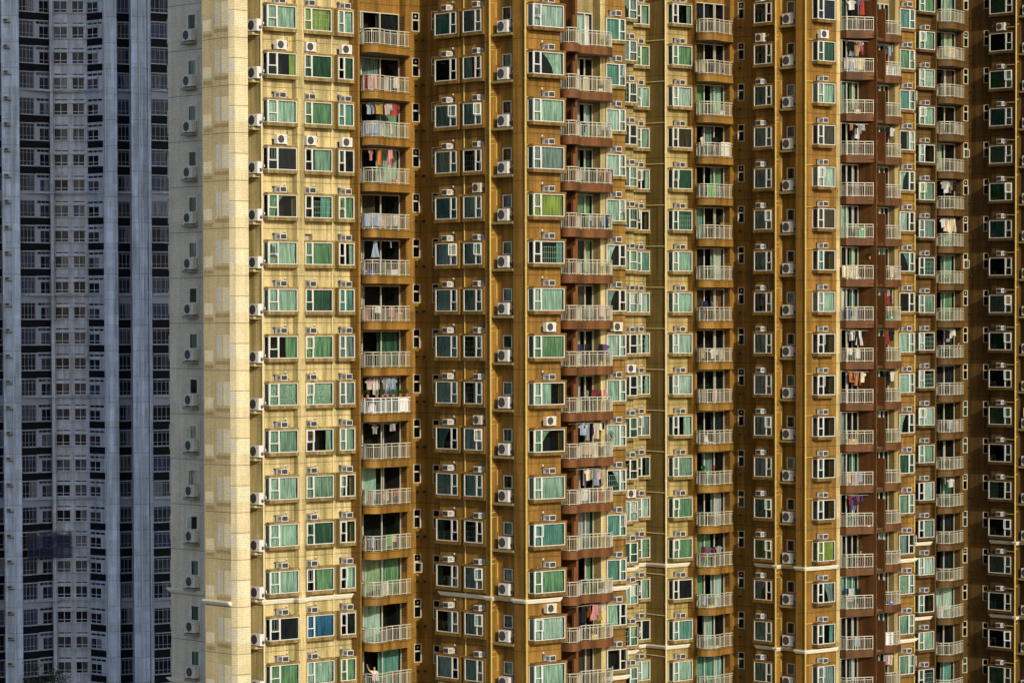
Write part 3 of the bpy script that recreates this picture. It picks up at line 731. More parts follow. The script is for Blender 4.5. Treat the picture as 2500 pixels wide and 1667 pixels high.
sp = {('b1', 5): ('lime_curtain', 'right'), ('b2', 6): ('lime_curtain', 'full'), ('b1', 6): ('mint_curtain', 'full'), ('b1', 4): ('mint_curtain', 'full'), ('b1', 3): ('charcoal_curtain', 'full'),
      ('b1', 2): ('green_curtain', 'tie'), ('b1', 1): ('mint_curtain', 'full'), ('b1', 0): ('mint_curtain', 'full'), ('b1', -1): ('green_curtain', 'right'), ('b1', -2): ('patterned_curtain', 'full'),
      ('b1', -3): ('sage_curtain', 'full'), ('b1', -4): ('mint_curtain', 'full'), ('b1', -5): ('mint_curtain', 'full'), ('b1', -6): ('mint_curtain', 'full'), ('b1', -7): ('charcoal_curtain', 'full'),
      ('b1', -8): ('green_curtain', 'full'), ('b2', 5): ('dark_green_curtain', 'full'), ('b2', 4): ('green_curtain', 'full'), ('b2', 3): ('sage_curtain', 'right'), ('b2', 2): ('teal_curtain', 'right'),
      ('b2', 1): ('green_curtain', 'full'), ('b2', 0): ('dark_green_curtain', 'full'), ('b2', -1): ('green_curtain', 'full'), ('b2', -2): ('patterned_curtain', 'full'), ('b2', -3): ('sage_curtain', 'right'),
      ('b2', -4): ('sage_curtain', 'full'), ('b2', -5): ('dark_green_curtain', 'full'), ('b2', -6): ('green_curtain', 'right'), ('b2', -7): ('blue_curtain', 'full'), ('b2', -8): ('mint_curtain', 'full'),
      ('b3', 6): ('mint_curtain', 'full'), ('b3', 5): ('dark_green_curtain', 'right'), ('b3', -6): ('mint_curtain', 'right'), ('b3', -3): ('sage_curtain', 'full'),
      ('bA', 5): ('charcoal_curtain', 'full'), ('bA', 6): ('teal_curtain', 'full'), ('bA', 4): ('sage_curtain', 'full'), ('bA', 2): ('teal_curtain', 'full'), ('bB', 2): ('mint_curtain', 'full'),
      ('bB', 5): ('mint_curtain', 'left'), ('bB', 6): ('grey_curtain', 'full'), ('bA', -4): ('sage_curtain', 'full'), ('bB', -4): ('mint_curtain', 'full'), ('bA', -5): ('charcoal_curtain', 'left'), ('bB', -5): ('charcoal_curtain', 'full'),
      ('bF1', 6): ('pale_curtain', 'full'), ('bF1', 5): ('mint_curtain', 'tie'), ('bF1', 4): ('mint_curtain', 'full'), ('bF1', 3): ('grey_curtain', 'full'), ('bF1', 2): ('lime_curtain', 'full'), ('bF1', 1): ('teal_curtain', 'right'),
      ('bF1', 0): ('mint_curtain', 'full'), ('bF1', -1): ('green_curtain', 'full'), ('bF1', -2): ('mint_curtain', 'left'), ('bF1', -3): ('green_curtain', 'tie'), ('bF1', -4): ('mint_curtain', 'full'), ('bF1', -5): ('teal_curtain', 'full'),
      ('bF1', -6): ('green_curtain', 'full'), ('bF1', -7): ('pale_curtain', 'full'), ('bF1', -8): ('mint_curtain', 'full')}
for k in FL1:
    for nm, bk in (('b1', b1), ('b2', b2), ('b3', b3), ('bA', bA), ('bB', bB), ('bF1', bF1), ('bR1', bR1)):
        c, m = sp.get((nm, k), (None, None))
        if nm in ('bA', 'bB') and c is None: c = random.Random(k*3+len(nm)+ord(nm[1])).choice(SHADEC); m = random.Random(k*5+ord(nm[1])).choice(['full']*6+['left', 'tie', 'right'])
        if nm == 'bR1' and c is None: c = random.Random(k).choice(['mint_curtain', 'pale_curtain', 'mint_curtain', 'grey_curtain', 'teal_curtain', 'dark_green_curtain'])
        bk.make(k, c, m)
box_col(T1, wC1, 686, 'L', 'above the corner-glazed cream bays', g1, splits=(5, 3))
box_col(T1, wC2, 758, 'L', 'above the middle cream bays', g1, splits=(5, 3), missing=(1,))
box_col(T1, wC2, 845, 'L', 'above the narrow cream bays', g1, splits=(5, 3), hose=HOSE2)
box_col(T1, wL2, 1080, 'R', 'over the framed windows in the shaded corner', g1)
box_col(T1, wL2, 1155, 'R', 'over the framed windows beside the yellow pipe', g1, splits=(2, -3), old=(2, -3), hose=None)
box_col(T1, wF1, 1341, 'L', 'above the bays beside red balconies', g1, splits=(-1, -3, -7), old=(-3, -7), hose=HOSE2)
box_col(T1, wR1, 1505, 'L', 'on the bays past the front red balconies', g1, splits=(-1,), old=(-1,), hose=None)
# gable, niche and ledge columns
fg = FlatWindow(T1, wA, 464, 483, .52, .86, 'gable_window', gl=M_GLASS)
fa = FlatWindow(T1, wAC1, 1229.5, 1251, .525, .805, 'small_window', gl=M_GLASS)
ft = FlatWindow(T1, wT1, 1008.5, 1026, .52, .94, 'toilet_window', panes='two', frm=M_FRAMEC)
fk = FlatWindow(T1, wK, 1057, 1073, .52, .94, 'corner_window', panes='two', frm=M_FRAMEC)
for k in FL1: fg.make(k, .6); fa.make(k, .6); ft.make(k, .1, .45); fk.make(k, .1)
ledges(T1, wA, wA.at(447, .4), wA.at(486), .245, M_LEDGEG, .46)
split_col(T1, wA, 450, .245, 'on the shaded blank gable', gs, gable=True)
ledges(T1, wN, max(.02, wN.at(608)), wN.L-.03, .215, M_LEDGEC, .55)
split_col(T1, wN, 609, .215, 'in the niche beside cream bays', gs, o=.34, shift=.12)
ledges(T1, wAC1, .02, wAC1.L-.0, .225, M_LEDGE, .62)
split_col(T1, wAC1, 1215.5, .225, 'on ledges of the front tower between yellow pipes', gs, shift=.2)
spots(wT1, (1016,), T1, .33, .07); spots(wK, (1038,), T1, .33, .07)
spots(wA, (), T1, .3)
# side bay seen edge-on past the gable
def side_bays(T, wall, a_end, name='side_bay_window'):
    """bays on the wall that turns away : only their cheeks show"""
    w = .28; z0, z1 = .30*ST, .80*ST
    mb = MB(); mb.box(-1.5, 0, -w, .05, z0-.16, z0, M_SILLC); mb.box(-1.5, 0, -w, .05, z1, z1+.12, M_SILLC); mb.box(-1.5, -1.44, -w+.01, .04, z0, z1, M_SILLC)
    me = mb.mesh(name)
    fm = MB(); fm.box(-.05, -.004, -w+.005, -w+.05, z0, z1, M_FRAME); fm.box(-.05, -.004, -.03, .02, z0, z1, M_FRAME); fm.box(-.05, -.006, -w+.05, -.03, z0, z0+.05, M_FRAME); fm.box(-.05, -.006, -w+.05, -.03, z1-.05, z1, M_FRAME)
    fme = fm.mesh('frame')
    g = MB(); g.quad((-.02, -w+.02, z0), (-.02, 0, z0), (-.02, 0, z1), (-.02, -w+.02, z1), M_GLASS); g.quad((-1.44, -w+.02, z0), (-.02, -w+.02, z0), (-.02, -w+.02, z1), (-1.44, -w+.02, z1), M_GLASS)
    gm = g.mesh('glass'); cm = curtain_mesh(-1.3, -.15, z0+.03, z1-.03, -.08, 5)
    for k in T.floors:
        o = obj(name, me, T.root, T.loc(wall.pt(a_end), zf(k)), wall.rz); obj('frame', fme, o); obj('glass', gm, o); setmat(obj('curtain', cm, o), CURTM['teal_curtain'])
side_bays(T1, wBack, wBack.L-.12)
# balcony with S-curved front
def curve_balcony(T, fpts, back, wD, nD, mat, a0, a1):
    fr = smooth([P(*q) for q in fpts])
    return BalconyKind(T, fr, back, mat), DoorKind(T, wD, a0, a1, nD)
bal1, door1 = curve_balcony(T1, [(880.5, 188.2), (882, 187.4), (889, 187.0), (906, 186.75), (924, 186.85), (938, 187.35), (950, 187.95), (975, 188.65), (1003, 189.4)],
                            [hit(Tq, U, 1003), T_L, Dr, K1c], wD1, 3, M_BROWN, .12, wD1.L-.06)
BALS = {}
for k in FL1:
    o = bal1.make(k, white=(k == -2)); door1.make(k, o); BALS['b1', k] = o
def louvers(T, wall, a0, a1, f0, f1):
    mb = MB(); n = 9
    mb.box(0, a1-a0, -.02, .02, f0*ST, f1*ST, M_VENT)
    for q in range(n):
        z = f0*ST+(f1-f0)*ST*(q+.2)/n; mb.quad((0, -.055, z), (a1-a0, -.055, z), (a1-a0, -.022, z+.05), (0, -.022, z+.05), M_LOUV)
    me = mb.mesh('louver')
    for k in T.floors: obj('louver', me, T.root, T.loc(wall.pt(a0), zf(k)), wall.rz)
louvers(T1, wLv1, .10, wLv1.L-.1, .55, .86)
# red balcony of tower 1
rf1 = smooth([P(*q) for q in [(1362, 187.4), (1372, 186.7), (1390, 186.45), (1408, 186.65), (1415, 187.2), (1420, 187.95), (1440, 188.35), (1470, 188.95), (1488, 189.4), (1496, 190.1), (1496.5, 190.9)]])
balr1 = BalconyKind(T1, rf1, [colR, colL, colDr, RBb, P1b, P1, RBa, E1b], M_RED, name='red_balcony')
doorr1 = DoorKind(T1, wDb1, wDb1.at(1409), wDb1.L-.05, 2)
doorr1a = DoorKind(T1, wDa1, .3, wDa1.L-.3, 2)
fin = MB()
def fin_mesh(name='partition_wall'):
    mb = MB(); mb.box(.0, .34, -.12, .08, -.19, .74*ST, M_RED); mb.box(.09, .25, .08, .6, -.19, .5*ST, M_RED); return mb.mesh(name)
FIN = fin_mesh()
for k in FL1:
    o = balr1.make(k); doorr1.make(k, o); doorr1a.make(k, o); BALS['r1', k] = o
    obj('partition_wall', FIN, T1.root, T1.loc(add(P1, U, -.3), zf(k)), math.atan2(U[1], U[0]))
# pipes and cornices
pipe(T1, add(N2, V, .12), .06, M_PIPEC, [(U, .5, .83, 0)])
pipe(T1, add(S5, nU, .09), .06, M_PIPE, [(U, .3, .0, 0), (U, .5, .9, -.9)])
pipe(T1, add(add(S9, V, .10), nU, .04), .06, M_PIPE, [(U, .9, .83, .08)])
pipe(T1, add(hit(L1r, U, 811), V, .06), .045, M_PIPEC); pipe(T1, add(hit(L2r, V, 1137), nU, .06), .04, M_PIPE)
for fr in (-5.84, -7.84):
    cornice(T1, [add(A_L, U, .6), A_L, add(A_L, V, wA.L-.02)], fr)
    cornice(T1, [B_L, Bv0, add(Bv0, V, -.05)][:2], fr)
    cornice(T1, [add(N2, V, -.5), N2, add(R1a, U, -.01), R1b, R1c, add(R1d, V, .02)], fr)
    cornice(T1, [add(R1d, U, .02), add(R2a, U, -.02)], fr)
    cornice(T1, [add(S2, V, .02), add(S3, V, -.02)], fr)
    cornice(T1, [S4, S5, S6, add(S7, V, -.02)], fr)
    cornice(T1, [S8, S9, add(E1, U, -.1)], fr)
    cornice(T1, [add(c2, U, .02), add(c3, U, -.0), add(c3, V, -.5)], fr)
# double-exposure ghosts painted as added panels, repeating at every floor of the corner strip
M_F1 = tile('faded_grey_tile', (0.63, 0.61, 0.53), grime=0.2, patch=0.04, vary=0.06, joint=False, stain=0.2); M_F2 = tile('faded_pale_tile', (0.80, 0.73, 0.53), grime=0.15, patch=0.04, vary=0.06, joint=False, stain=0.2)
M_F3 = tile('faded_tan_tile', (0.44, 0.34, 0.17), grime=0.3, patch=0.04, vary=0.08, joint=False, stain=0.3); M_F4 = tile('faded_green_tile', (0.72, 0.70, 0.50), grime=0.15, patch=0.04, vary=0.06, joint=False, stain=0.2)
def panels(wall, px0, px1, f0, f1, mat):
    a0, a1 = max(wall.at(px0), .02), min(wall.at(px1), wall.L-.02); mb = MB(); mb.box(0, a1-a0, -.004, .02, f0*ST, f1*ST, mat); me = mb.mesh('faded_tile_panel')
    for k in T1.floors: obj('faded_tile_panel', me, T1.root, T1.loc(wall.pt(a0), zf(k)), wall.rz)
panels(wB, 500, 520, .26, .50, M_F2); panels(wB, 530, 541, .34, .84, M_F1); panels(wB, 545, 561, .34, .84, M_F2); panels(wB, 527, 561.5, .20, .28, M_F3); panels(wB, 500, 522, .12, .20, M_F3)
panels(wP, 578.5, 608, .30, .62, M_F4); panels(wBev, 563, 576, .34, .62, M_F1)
T1.finish(back0)

# ================================================================== TOWER 2 (middle)
q6 = P(1556, 206.5); w6 = add(q6, V, -.47); X1c = hit(w6, U, 1547); st2 = add(X1c, U, -8); st2b = add(st2, V, -10)
T2 = Tower('middle ochre apartment tower with olive side wall, curved brown balconies and paired red balconies', (X1c[0], X1c[1]), FL2)
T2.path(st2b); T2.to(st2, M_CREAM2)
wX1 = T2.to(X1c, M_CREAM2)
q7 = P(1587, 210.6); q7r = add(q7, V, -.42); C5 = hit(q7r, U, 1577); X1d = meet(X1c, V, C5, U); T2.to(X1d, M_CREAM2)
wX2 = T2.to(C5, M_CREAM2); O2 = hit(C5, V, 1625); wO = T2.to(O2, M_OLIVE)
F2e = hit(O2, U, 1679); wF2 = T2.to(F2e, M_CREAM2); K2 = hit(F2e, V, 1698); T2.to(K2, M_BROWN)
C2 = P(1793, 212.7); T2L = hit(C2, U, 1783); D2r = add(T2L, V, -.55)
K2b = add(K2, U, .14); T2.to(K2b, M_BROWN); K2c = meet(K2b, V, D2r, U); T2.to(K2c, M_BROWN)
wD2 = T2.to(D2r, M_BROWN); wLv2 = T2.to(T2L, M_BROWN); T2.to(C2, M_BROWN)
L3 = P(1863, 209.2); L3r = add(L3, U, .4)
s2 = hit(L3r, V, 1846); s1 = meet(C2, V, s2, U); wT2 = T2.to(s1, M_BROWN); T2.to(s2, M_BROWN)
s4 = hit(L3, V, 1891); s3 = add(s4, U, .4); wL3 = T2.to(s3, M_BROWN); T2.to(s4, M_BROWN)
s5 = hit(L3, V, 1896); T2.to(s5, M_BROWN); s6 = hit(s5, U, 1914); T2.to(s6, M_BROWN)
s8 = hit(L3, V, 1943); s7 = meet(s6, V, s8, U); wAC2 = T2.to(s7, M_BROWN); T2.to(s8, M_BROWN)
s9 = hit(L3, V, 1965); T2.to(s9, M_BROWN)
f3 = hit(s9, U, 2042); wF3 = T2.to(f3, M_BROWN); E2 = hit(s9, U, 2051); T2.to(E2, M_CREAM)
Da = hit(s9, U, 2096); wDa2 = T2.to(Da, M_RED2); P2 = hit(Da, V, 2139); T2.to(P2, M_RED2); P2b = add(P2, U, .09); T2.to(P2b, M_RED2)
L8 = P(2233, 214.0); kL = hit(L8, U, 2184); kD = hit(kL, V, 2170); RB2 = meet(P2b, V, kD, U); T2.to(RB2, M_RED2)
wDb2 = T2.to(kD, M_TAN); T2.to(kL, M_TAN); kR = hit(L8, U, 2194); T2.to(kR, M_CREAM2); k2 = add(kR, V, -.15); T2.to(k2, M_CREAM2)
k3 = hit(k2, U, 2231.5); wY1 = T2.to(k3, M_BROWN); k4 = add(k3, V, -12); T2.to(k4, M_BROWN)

g2 = 'window air conditioners on the middle tower'
bX1 = BayKind(T2, wX1, 1505, 1556, 'R', frac=.36, cheek=False, solid=.04)
bX2 = BayKind(T2, wX2, 1549, 1586, 'L', w=.42, frac=.45, cheek=False, solid=.04)
bF2 = BayKind(T2, wF2, 1643.5, 1690, 'L', frac=.27, solid=.03)
bL3 = BayKind(T2, wL3, 1842, 1884.5, 'R', w=.45, frac=.31, cheek=False, solid=.14, ring=.06, msill=M_SILLB, name='framed_window')
bF3 = BayKind(T2, wF3, 1997, 2038.5, 'L', w=.5, frac=.32, solid=.02, msill=M_SILLB, depth=.7)
bY1 = BayKind(T2, wY1, 2195.5, 2232, 'R', w=.18, frac=.34, cheek=False, solid=.02, msill=M_SILLB, name='framed_window')
sp2 = {('bL3', -6): ('lime_curtain', 'full'), ('bF3', -6): ('lime_curtain', 'full'), ('bF2', 7): ('green_curtain', 'right'), ('bF2', 6): ('green_curtain', 'full'), ('bF2', 4): ('brown_curtain', 'full'),
       ('bF2', -5): ('green_curtain', 'full'), ('bF2', -6): ('green_curtain', 'full'), ('bF2', -7): ('charcoal_curtain', 'full'), ('bX2', -6): ('green_curtain', 'full'), ('bX2', 6): ('green_curtain', 'full'),
       ('bF2', 1): ('mint_curtain', 'full'), ('bF2', 0): ('mint_curtain', 'full'), ('bF2', -1): ('pale_curtain', 'full'), ('bF2', -2): ('pale_curtain', 'full'), ('bL3', 6): ('green_curtain', 'tie'), ('bL3', 7): ('charcoal_curtain', 'full'),
       ('bF3', 0): ('mint_curtain', 'full'), ('bF3', 3): ('pale_curtain', 'full')}
for k in FL2:
    for nm, bk in (('bX1', bX1), ('bX2', bX2), ('bF2', bF2), ('bL3', bL3), ('bF3', bF3), ('bY1', bY1)):
        c, m = sp2.get((nm, k), (None, None))
        if nm == 'bL3' and c is None: c = random.Random(k*7).choice(SHADEC); m = random.Random(k*11).choice(['full']*6+['tie'])
        bk.make(k, c, m)
box_col(T2, wX1, 1538, 'L', 'on the half-hidden bays of the middle tower', g2, splits=(-2, -5), old=(-5,), hose=None, frac=.85)
box_col(T2, wX2, 1560, 'L', 'above the bays inside the olive corner', g2, hose=HOSE)
box_col(T2, wF2, 1661, 'L', 'above the cream bays of the middle tower', g2, hose=None)
box_col(T2, wL3, 1845, 'R', 'over the framed windows of the middle tower', g2, splits=(6,), old=(6,), hose=None)
box_col(T2, wF3, 2010, 'L', 'above the brown bays of the middle tower', g2, splits=(6,), hose=None)
box_col(T2, wY1, 2215, 'L', 'on bays past the middle red balconies', g2, hose=None)
fa2 = FlatWindow(T2, wAC2, 1922, 1940.5, .525, .805, 'small_window', gl=M_GLASS)
ft2 = FlatWindow(T2, wT2, 1802.5, 1818, .52, .94, 'toilet_window', panes='two', frm=M_FRAMEC)
for k in FL2: fa2.make(k, .7); ft2.make(k, .1, .5)
ledges(T2, wAC2, .02, wAC2.L, .225, M_LEDGE, .55)
split_col(T2, wAC2, 1910, .225, 'on ledges of the middle tower between yellow pipes', gs, shift=.16)
spots(wT2, (1809,), T2, .32, .06); spots(wT2, (), T2, .3)
bal2, door2 = curve_balcony(T2, [(1699.5, 211.0), (1700.5, 210.3), (1706, 209.8), (1722, 209.55), (1741, 209.65), (1755, 210.1), (1766, 210.7), (1777, 211.1), (1790, 211.55)],
                            [hit(C2, U, 1790), T2L, D2r, K2c], wD2, 3, M_BROWN, .12, wD2.L-.06)
for k in FL2:
    o = bal2.make(k); door2.make(k, o); BALS['b2', k] = o
louvers(T2, wLv2, .10, wLv2.L-.1, .55, .86)
rf2 = [P(2051.8, 208.75), P(2066, 208.35), P(2100, 208.65), P(2142, 209.0)]
balr2 = BalconyKind(T2, rf2, [P2, Da, E2], M_RED2, name='red_balcony')
rf2b = smooth([P(2156.5, 211.3), P(2172, 211.35), P(2186, 211.65), P(2196, 212.1), P(2201, 212.6)])
balr2b = BalconyKind(T2, rf2b, [kR, kL, kD, RB2, add(P2b, V, -.4)], M_RED2, name='small_red_balcony')
doorr2 = DoorKind(T2, wDa2, .05, wDa2.L-.05, 3, depth=.9); doorr2b = DoorKind(T2, wDb2, wDb2.at(2135), wDb2.L-.05, 3)
for k in FL2:
    o = balr2.make(k); doorr2.make(k, o); BALS['r2', k] = o
    o = balr2b.make(k); doorr2b.make(k, o); BALS['s2', k] = o
FIN2 = MB(); FIN2.box(.0, .74, -.01, .11, -.19, .73*ST, M_RED2); FIN2.box(-.9, .0, .0, .1, -.19, .60*ST, M_RED2); FIN2 = FIN2.mesh('partition_wall')
for k in FL2: obj('partition_wall', FIN2, T2.root, T2.loc(P(2140.5, 211.75), zf(k)), math.atan2(V[1], V[0]))
pipe(T2, add(add(O2, V, .08), nU, .05), .06, M_PIPEC, [(nV, 1.9, .93, 0), (U, 1.0, .84, .02)])
pipe(T2, add(s5, nU, .09), .06, M_PIPE, [(U, .3, .0, 0), (U, .55, .9, -.9)])
pipe(T2, add(add(s9, V, .10), nU, .04), .06, M_PIPE, [(U, .9, .83, .08)])
pipe(T2, add(k3, V, .07), .05, M_PIPE, [(nU, .4, .0, 0)])
for fr in (-5.84, -7.84):
    cornice(T2, [add(X1c, U, -3), X1c, add(X1c, V, -.6)], fr)
    cornice(T2, [add(C5, U, -1.2), C5, O2, add(F2e, U, -.02)], fr)
    cornice(T2, [add(s2, V, .02), add(s3, V, -.02)], fr); cornice(T2, [s4, s5, s6, add(s7, V, -.02)], fr); cornice(T2, [s8, s9, f3], fr)
    cornice(T2, [add(k2, U, .02), k3, add(k3, V, -.5)], fr)
T2.finish(st2b)

# ================================================================== TOWER 3 (far)
q9 = P(2281, 230.3); w9 = add(q9, V, -.47); z0_ = hit(w9, U, 2272); st3 = add(z0_, U, -8); st3b = add(st3, V, -10)
T3 = Tower('far vignette-darkened ochre apartment tower with narrow curved balconies and deeply shaded window wall', (z0_[0], z0_[1]), FL3)
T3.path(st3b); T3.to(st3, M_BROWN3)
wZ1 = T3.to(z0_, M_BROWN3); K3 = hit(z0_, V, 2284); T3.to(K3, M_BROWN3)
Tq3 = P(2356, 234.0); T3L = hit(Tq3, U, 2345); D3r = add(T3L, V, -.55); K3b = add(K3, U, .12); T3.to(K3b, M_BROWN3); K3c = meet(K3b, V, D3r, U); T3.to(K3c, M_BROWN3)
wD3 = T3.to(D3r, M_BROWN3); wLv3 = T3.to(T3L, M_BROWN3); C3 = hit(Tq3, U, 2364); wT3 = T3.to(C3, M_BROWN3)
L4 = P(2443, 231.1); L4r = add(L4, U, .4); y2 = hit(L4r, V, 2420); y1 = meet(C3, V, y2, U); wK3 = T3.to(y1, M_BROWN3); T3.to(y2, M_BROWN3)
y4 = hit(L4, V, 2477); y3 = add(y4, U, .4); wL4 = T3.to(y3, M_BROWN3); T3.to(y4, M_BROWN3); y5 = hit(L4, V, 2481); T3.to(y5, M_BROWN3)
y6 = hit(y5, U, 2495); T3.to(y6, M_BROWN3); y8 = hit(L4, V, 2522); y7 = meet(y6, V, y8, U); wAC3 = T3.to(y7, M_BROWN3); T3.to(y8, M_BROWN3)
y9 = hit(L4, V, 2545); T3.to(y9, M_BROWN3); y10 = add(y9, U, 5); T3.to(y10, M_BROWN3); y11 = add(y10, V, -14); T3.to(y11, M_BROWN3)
g3 = 'window air conditioners on the far tower'
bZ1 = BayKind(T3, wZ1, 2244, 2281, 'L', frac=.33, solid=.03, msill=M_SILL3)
bL4 = BayKind(T3, wL4, 2415, 2470, 'R', w=.45, frac=.28, cheek=False, solid=.14, ring=.06, msill=M_SILL3, name='framed_window')
for k in FL3:
    bZ1.make(k); rr = random.Random(k+900)
    bL4.make(k, rr.choice(['green_curtain', 'dark_green_curtain', 'teal_curtain', 'charcoal_curtain', 'sage_curtain']), rr.choice(['full', 'full', 'full', 'left', 'tie']))
box_col(T3, wZ1, 2258, 'L', 'above the bays of the far tower', g3, hose=None)
box_col(T3, wL4, 2432, 'R', 'over the shaded windows of the far tower', g3, splits=(7,), old=(7,), hose=None)
ft3 = FlatWindow(T3, wT3, 2351, 2362, .52, .94, 'toilet_window', panes='two', frm=M_FRAMEC)
fk3 = FlatWindow(T3, wK3, 2401, 2414, .52, .94, 'corner_window', panes='two', frm=M_FRAMEC)
fa3 = FlatWindow(T3, wAC3, 2503, 2520, .525, .805, 'small_window')
for k in FL3: ft3.make(k, .1, .3); fk3.make(k, .1, 0, 0); fa3.make(k, .6)
ledges(T3, wAC3, .02, wAC3.L, .225, M_LEDGE, .55)
split_col(T3, wAC3, 2494, .225, 'at the far tower edge', gs, shift=.16)
bal3, door3 = curve_balcony(T3, [(2285, 232.2), (2286.5, 231.5), (2292, 231.2), (2308, 231.1), (2324, 231.25), (2333, 231.7), (2340, 232.2), (2354, 233.2)],
                            [hit(Tq3, U, 2354), T3L, D3r, K3c], wD3, 3, M_BROWN3, .1, wD3.L-.06)
for k in FL3:
    o = bal3.make(k); door3.make(k, o); BALS['b3', k] = o
louvers(T3, wLv3, .10, wLv3.L-.1, .55, .86)
spots(wK3, (2374,), T3, .33, .06)
pipe(T3, add(y5, nU, .09), .06, M_PIPE, [(U, .3, .0, 0), (nV, .9, .93, 0)])
for fr in (-5.84, -7.84):
    cornice(T3, [add(z0_, U, -2.5), add(z0_, U, -.02)], fr); cornice(T3, [add(y2, V, .02), add(y3, V, -.02)], fr); cornice(T3, [y4, y5, y6, add(y7, V, -.02)], fr)
T3.finish(st3b)

# ================================================================== blue-grey tower behind on the left
M_BLUE = tile('pale_blue_grey_render', (0.56, 0.69, 0.97), grime=0.5, grime_col=(0.16, 0.18, 0.23), tile_w=1.3, patch=0.10, stain=0.8)  # grey-white tower, blue skylight of its shade put into the colours
M_BLUEC = tile('off_white_render', (0.54, 0.61, 0.76), grime=0.5, grime_col=(0.16, 0.17, 0.2), tile_w=1.1, patch=0.08, stain=0.7, joint=False)  # off-white with the same blue skylight tint in its colour
M_BLUED = plain('dark_blue_grey_render', (0.30, 0.345, 0.44), 0.8, var=0.2, scale=0.6)  # darker copy for the window recesses, their shade put into the colour
M_BAND = plain('black_tile_band', (0.007, 0.008, 0.011), 0.5, spec=0.08, var=0.4, scale=2)
M_BFR = plain('grey_aluminium_frame', (0.20, 0.225, 0.29), 0.6)
M_BFRW = plain('pale_aluminium_frame', (0.50, 0.55, 0.64), 0.6)
def pane(name, c0, c1):
    m = bpy.data.materials.new(name); nt, ns, L = nodes_of(m)
    out = N(nt, 'ShaderNodeOutputMaterial'); b = N(nt, 'ShaderNodeBsdfPrincipled'); b.inputs['Roughness'].default_value = 0.08; b.inputs['Specular IOR Level'].default_value = 0.12
    geo = N(nt, 'ShaderNodeNewGeometry'); mp = N(nt, 'ShaderNodeMapping'); mp.inputs['Scale'].default_value = (6, 6, .5); L.new(geo.outputs['Position'], mp.inputs['Vector'])
    noi = N(nt, 'ShaderNodeTexNoise'); noi.inputs['Scale'].default_value = 1; noi.inputs['Detail'].default_value = 3; L.new(mp.outputs[0], noi.inputs['Vector'])
    rm = N(nt, 'ShaderNodeMapRange'); rm.inputs['From Min'].default_value = .38; rm.inputs['From Max'].default_value = .62; L.new(noi.outputs['Fac'], rm.inputs['Value'])
    mx = N(nt, 'ShaderNodeMix', data_type='RGBA'); mx.inputs['A'].default_value = c0+(1,); mx.inputs['B'].default_value = c1+(1,); L.new(rm.outputs[0], mx.inputs['Factor'])
    L.new(mx.outputs['Result'], b.inputs['Base Color']); L.new(b.outputs[0], out.inputs[0]); return m
PANES = [pane('dark_blue_pane', (.004, .005, .008), (.012, .013, .019)), pane('dim_curtain_pane', (.012, .014, .02), (.05, .055, .075)), pane('grey_curtain_pane', (.03, .033, .042), (.10, .11, .135)),
         pane('pale_blind_pane', (.09, .10, .12), (.2, .21, .24)), pane('blue_curtain_pane', (.02, .03, .07), (.05, .07, .13))]
PW = [0]*13+[1]*8+[2]*3+[3]*1+[4]*3
FLB = list(range(-15, 13))
TB = empty('blue_grey_tower', (P(200, 345)[0], 345, 0))
tag(TB, 'pale apartment tower tinted blue-grey by shade with black tile bands standing behind', 'apartment tower')
class Blue:
    T = (P(200, 345)[0], 345); floors = FLB; root = TB; walls = []
    @staticmethod
    def loc(p, z): return (p[0]-Blue.T[0], p[1]-Blue.T[1], z)
bp = [(-300, 326), (9, 336.8), (9.2, 334.9), (51.5, 334.9), (52.3, 336.2), (126.5, 339.0), (127, 338.4), (134.5, 338.4), (135, 339.4), (214, 339.4), (256.5, 337.4), (257, 336.6), (283, 336.6), (283.5, 337.1), (290, 337.1), (290.6, 338.4), (324, 339.3),
      (325, 336.2), (353, 336.2), (353.5, 336.8), (362, 336.8), (362.5, 337.6), (372, 337.6), (372.5, 338.2), (480, 341.5)]
bpts = [P(*q) for q in bp]
bw = []
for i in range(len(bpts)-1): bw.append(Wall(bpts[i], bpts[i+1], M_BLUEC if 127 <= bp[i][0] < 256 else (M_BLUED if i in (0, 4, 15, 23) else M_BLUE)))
bw.append(Wall(bpts[-1], add(bpts[-1], (0, 1), 25), M_BLUE)); bw.append(Wall(bw[-1].q, add(bpts[0], (0, 1), 40), M_BLUE)); bw.append(Wall(bw[-1].q, bpts[0], M_BLUE))
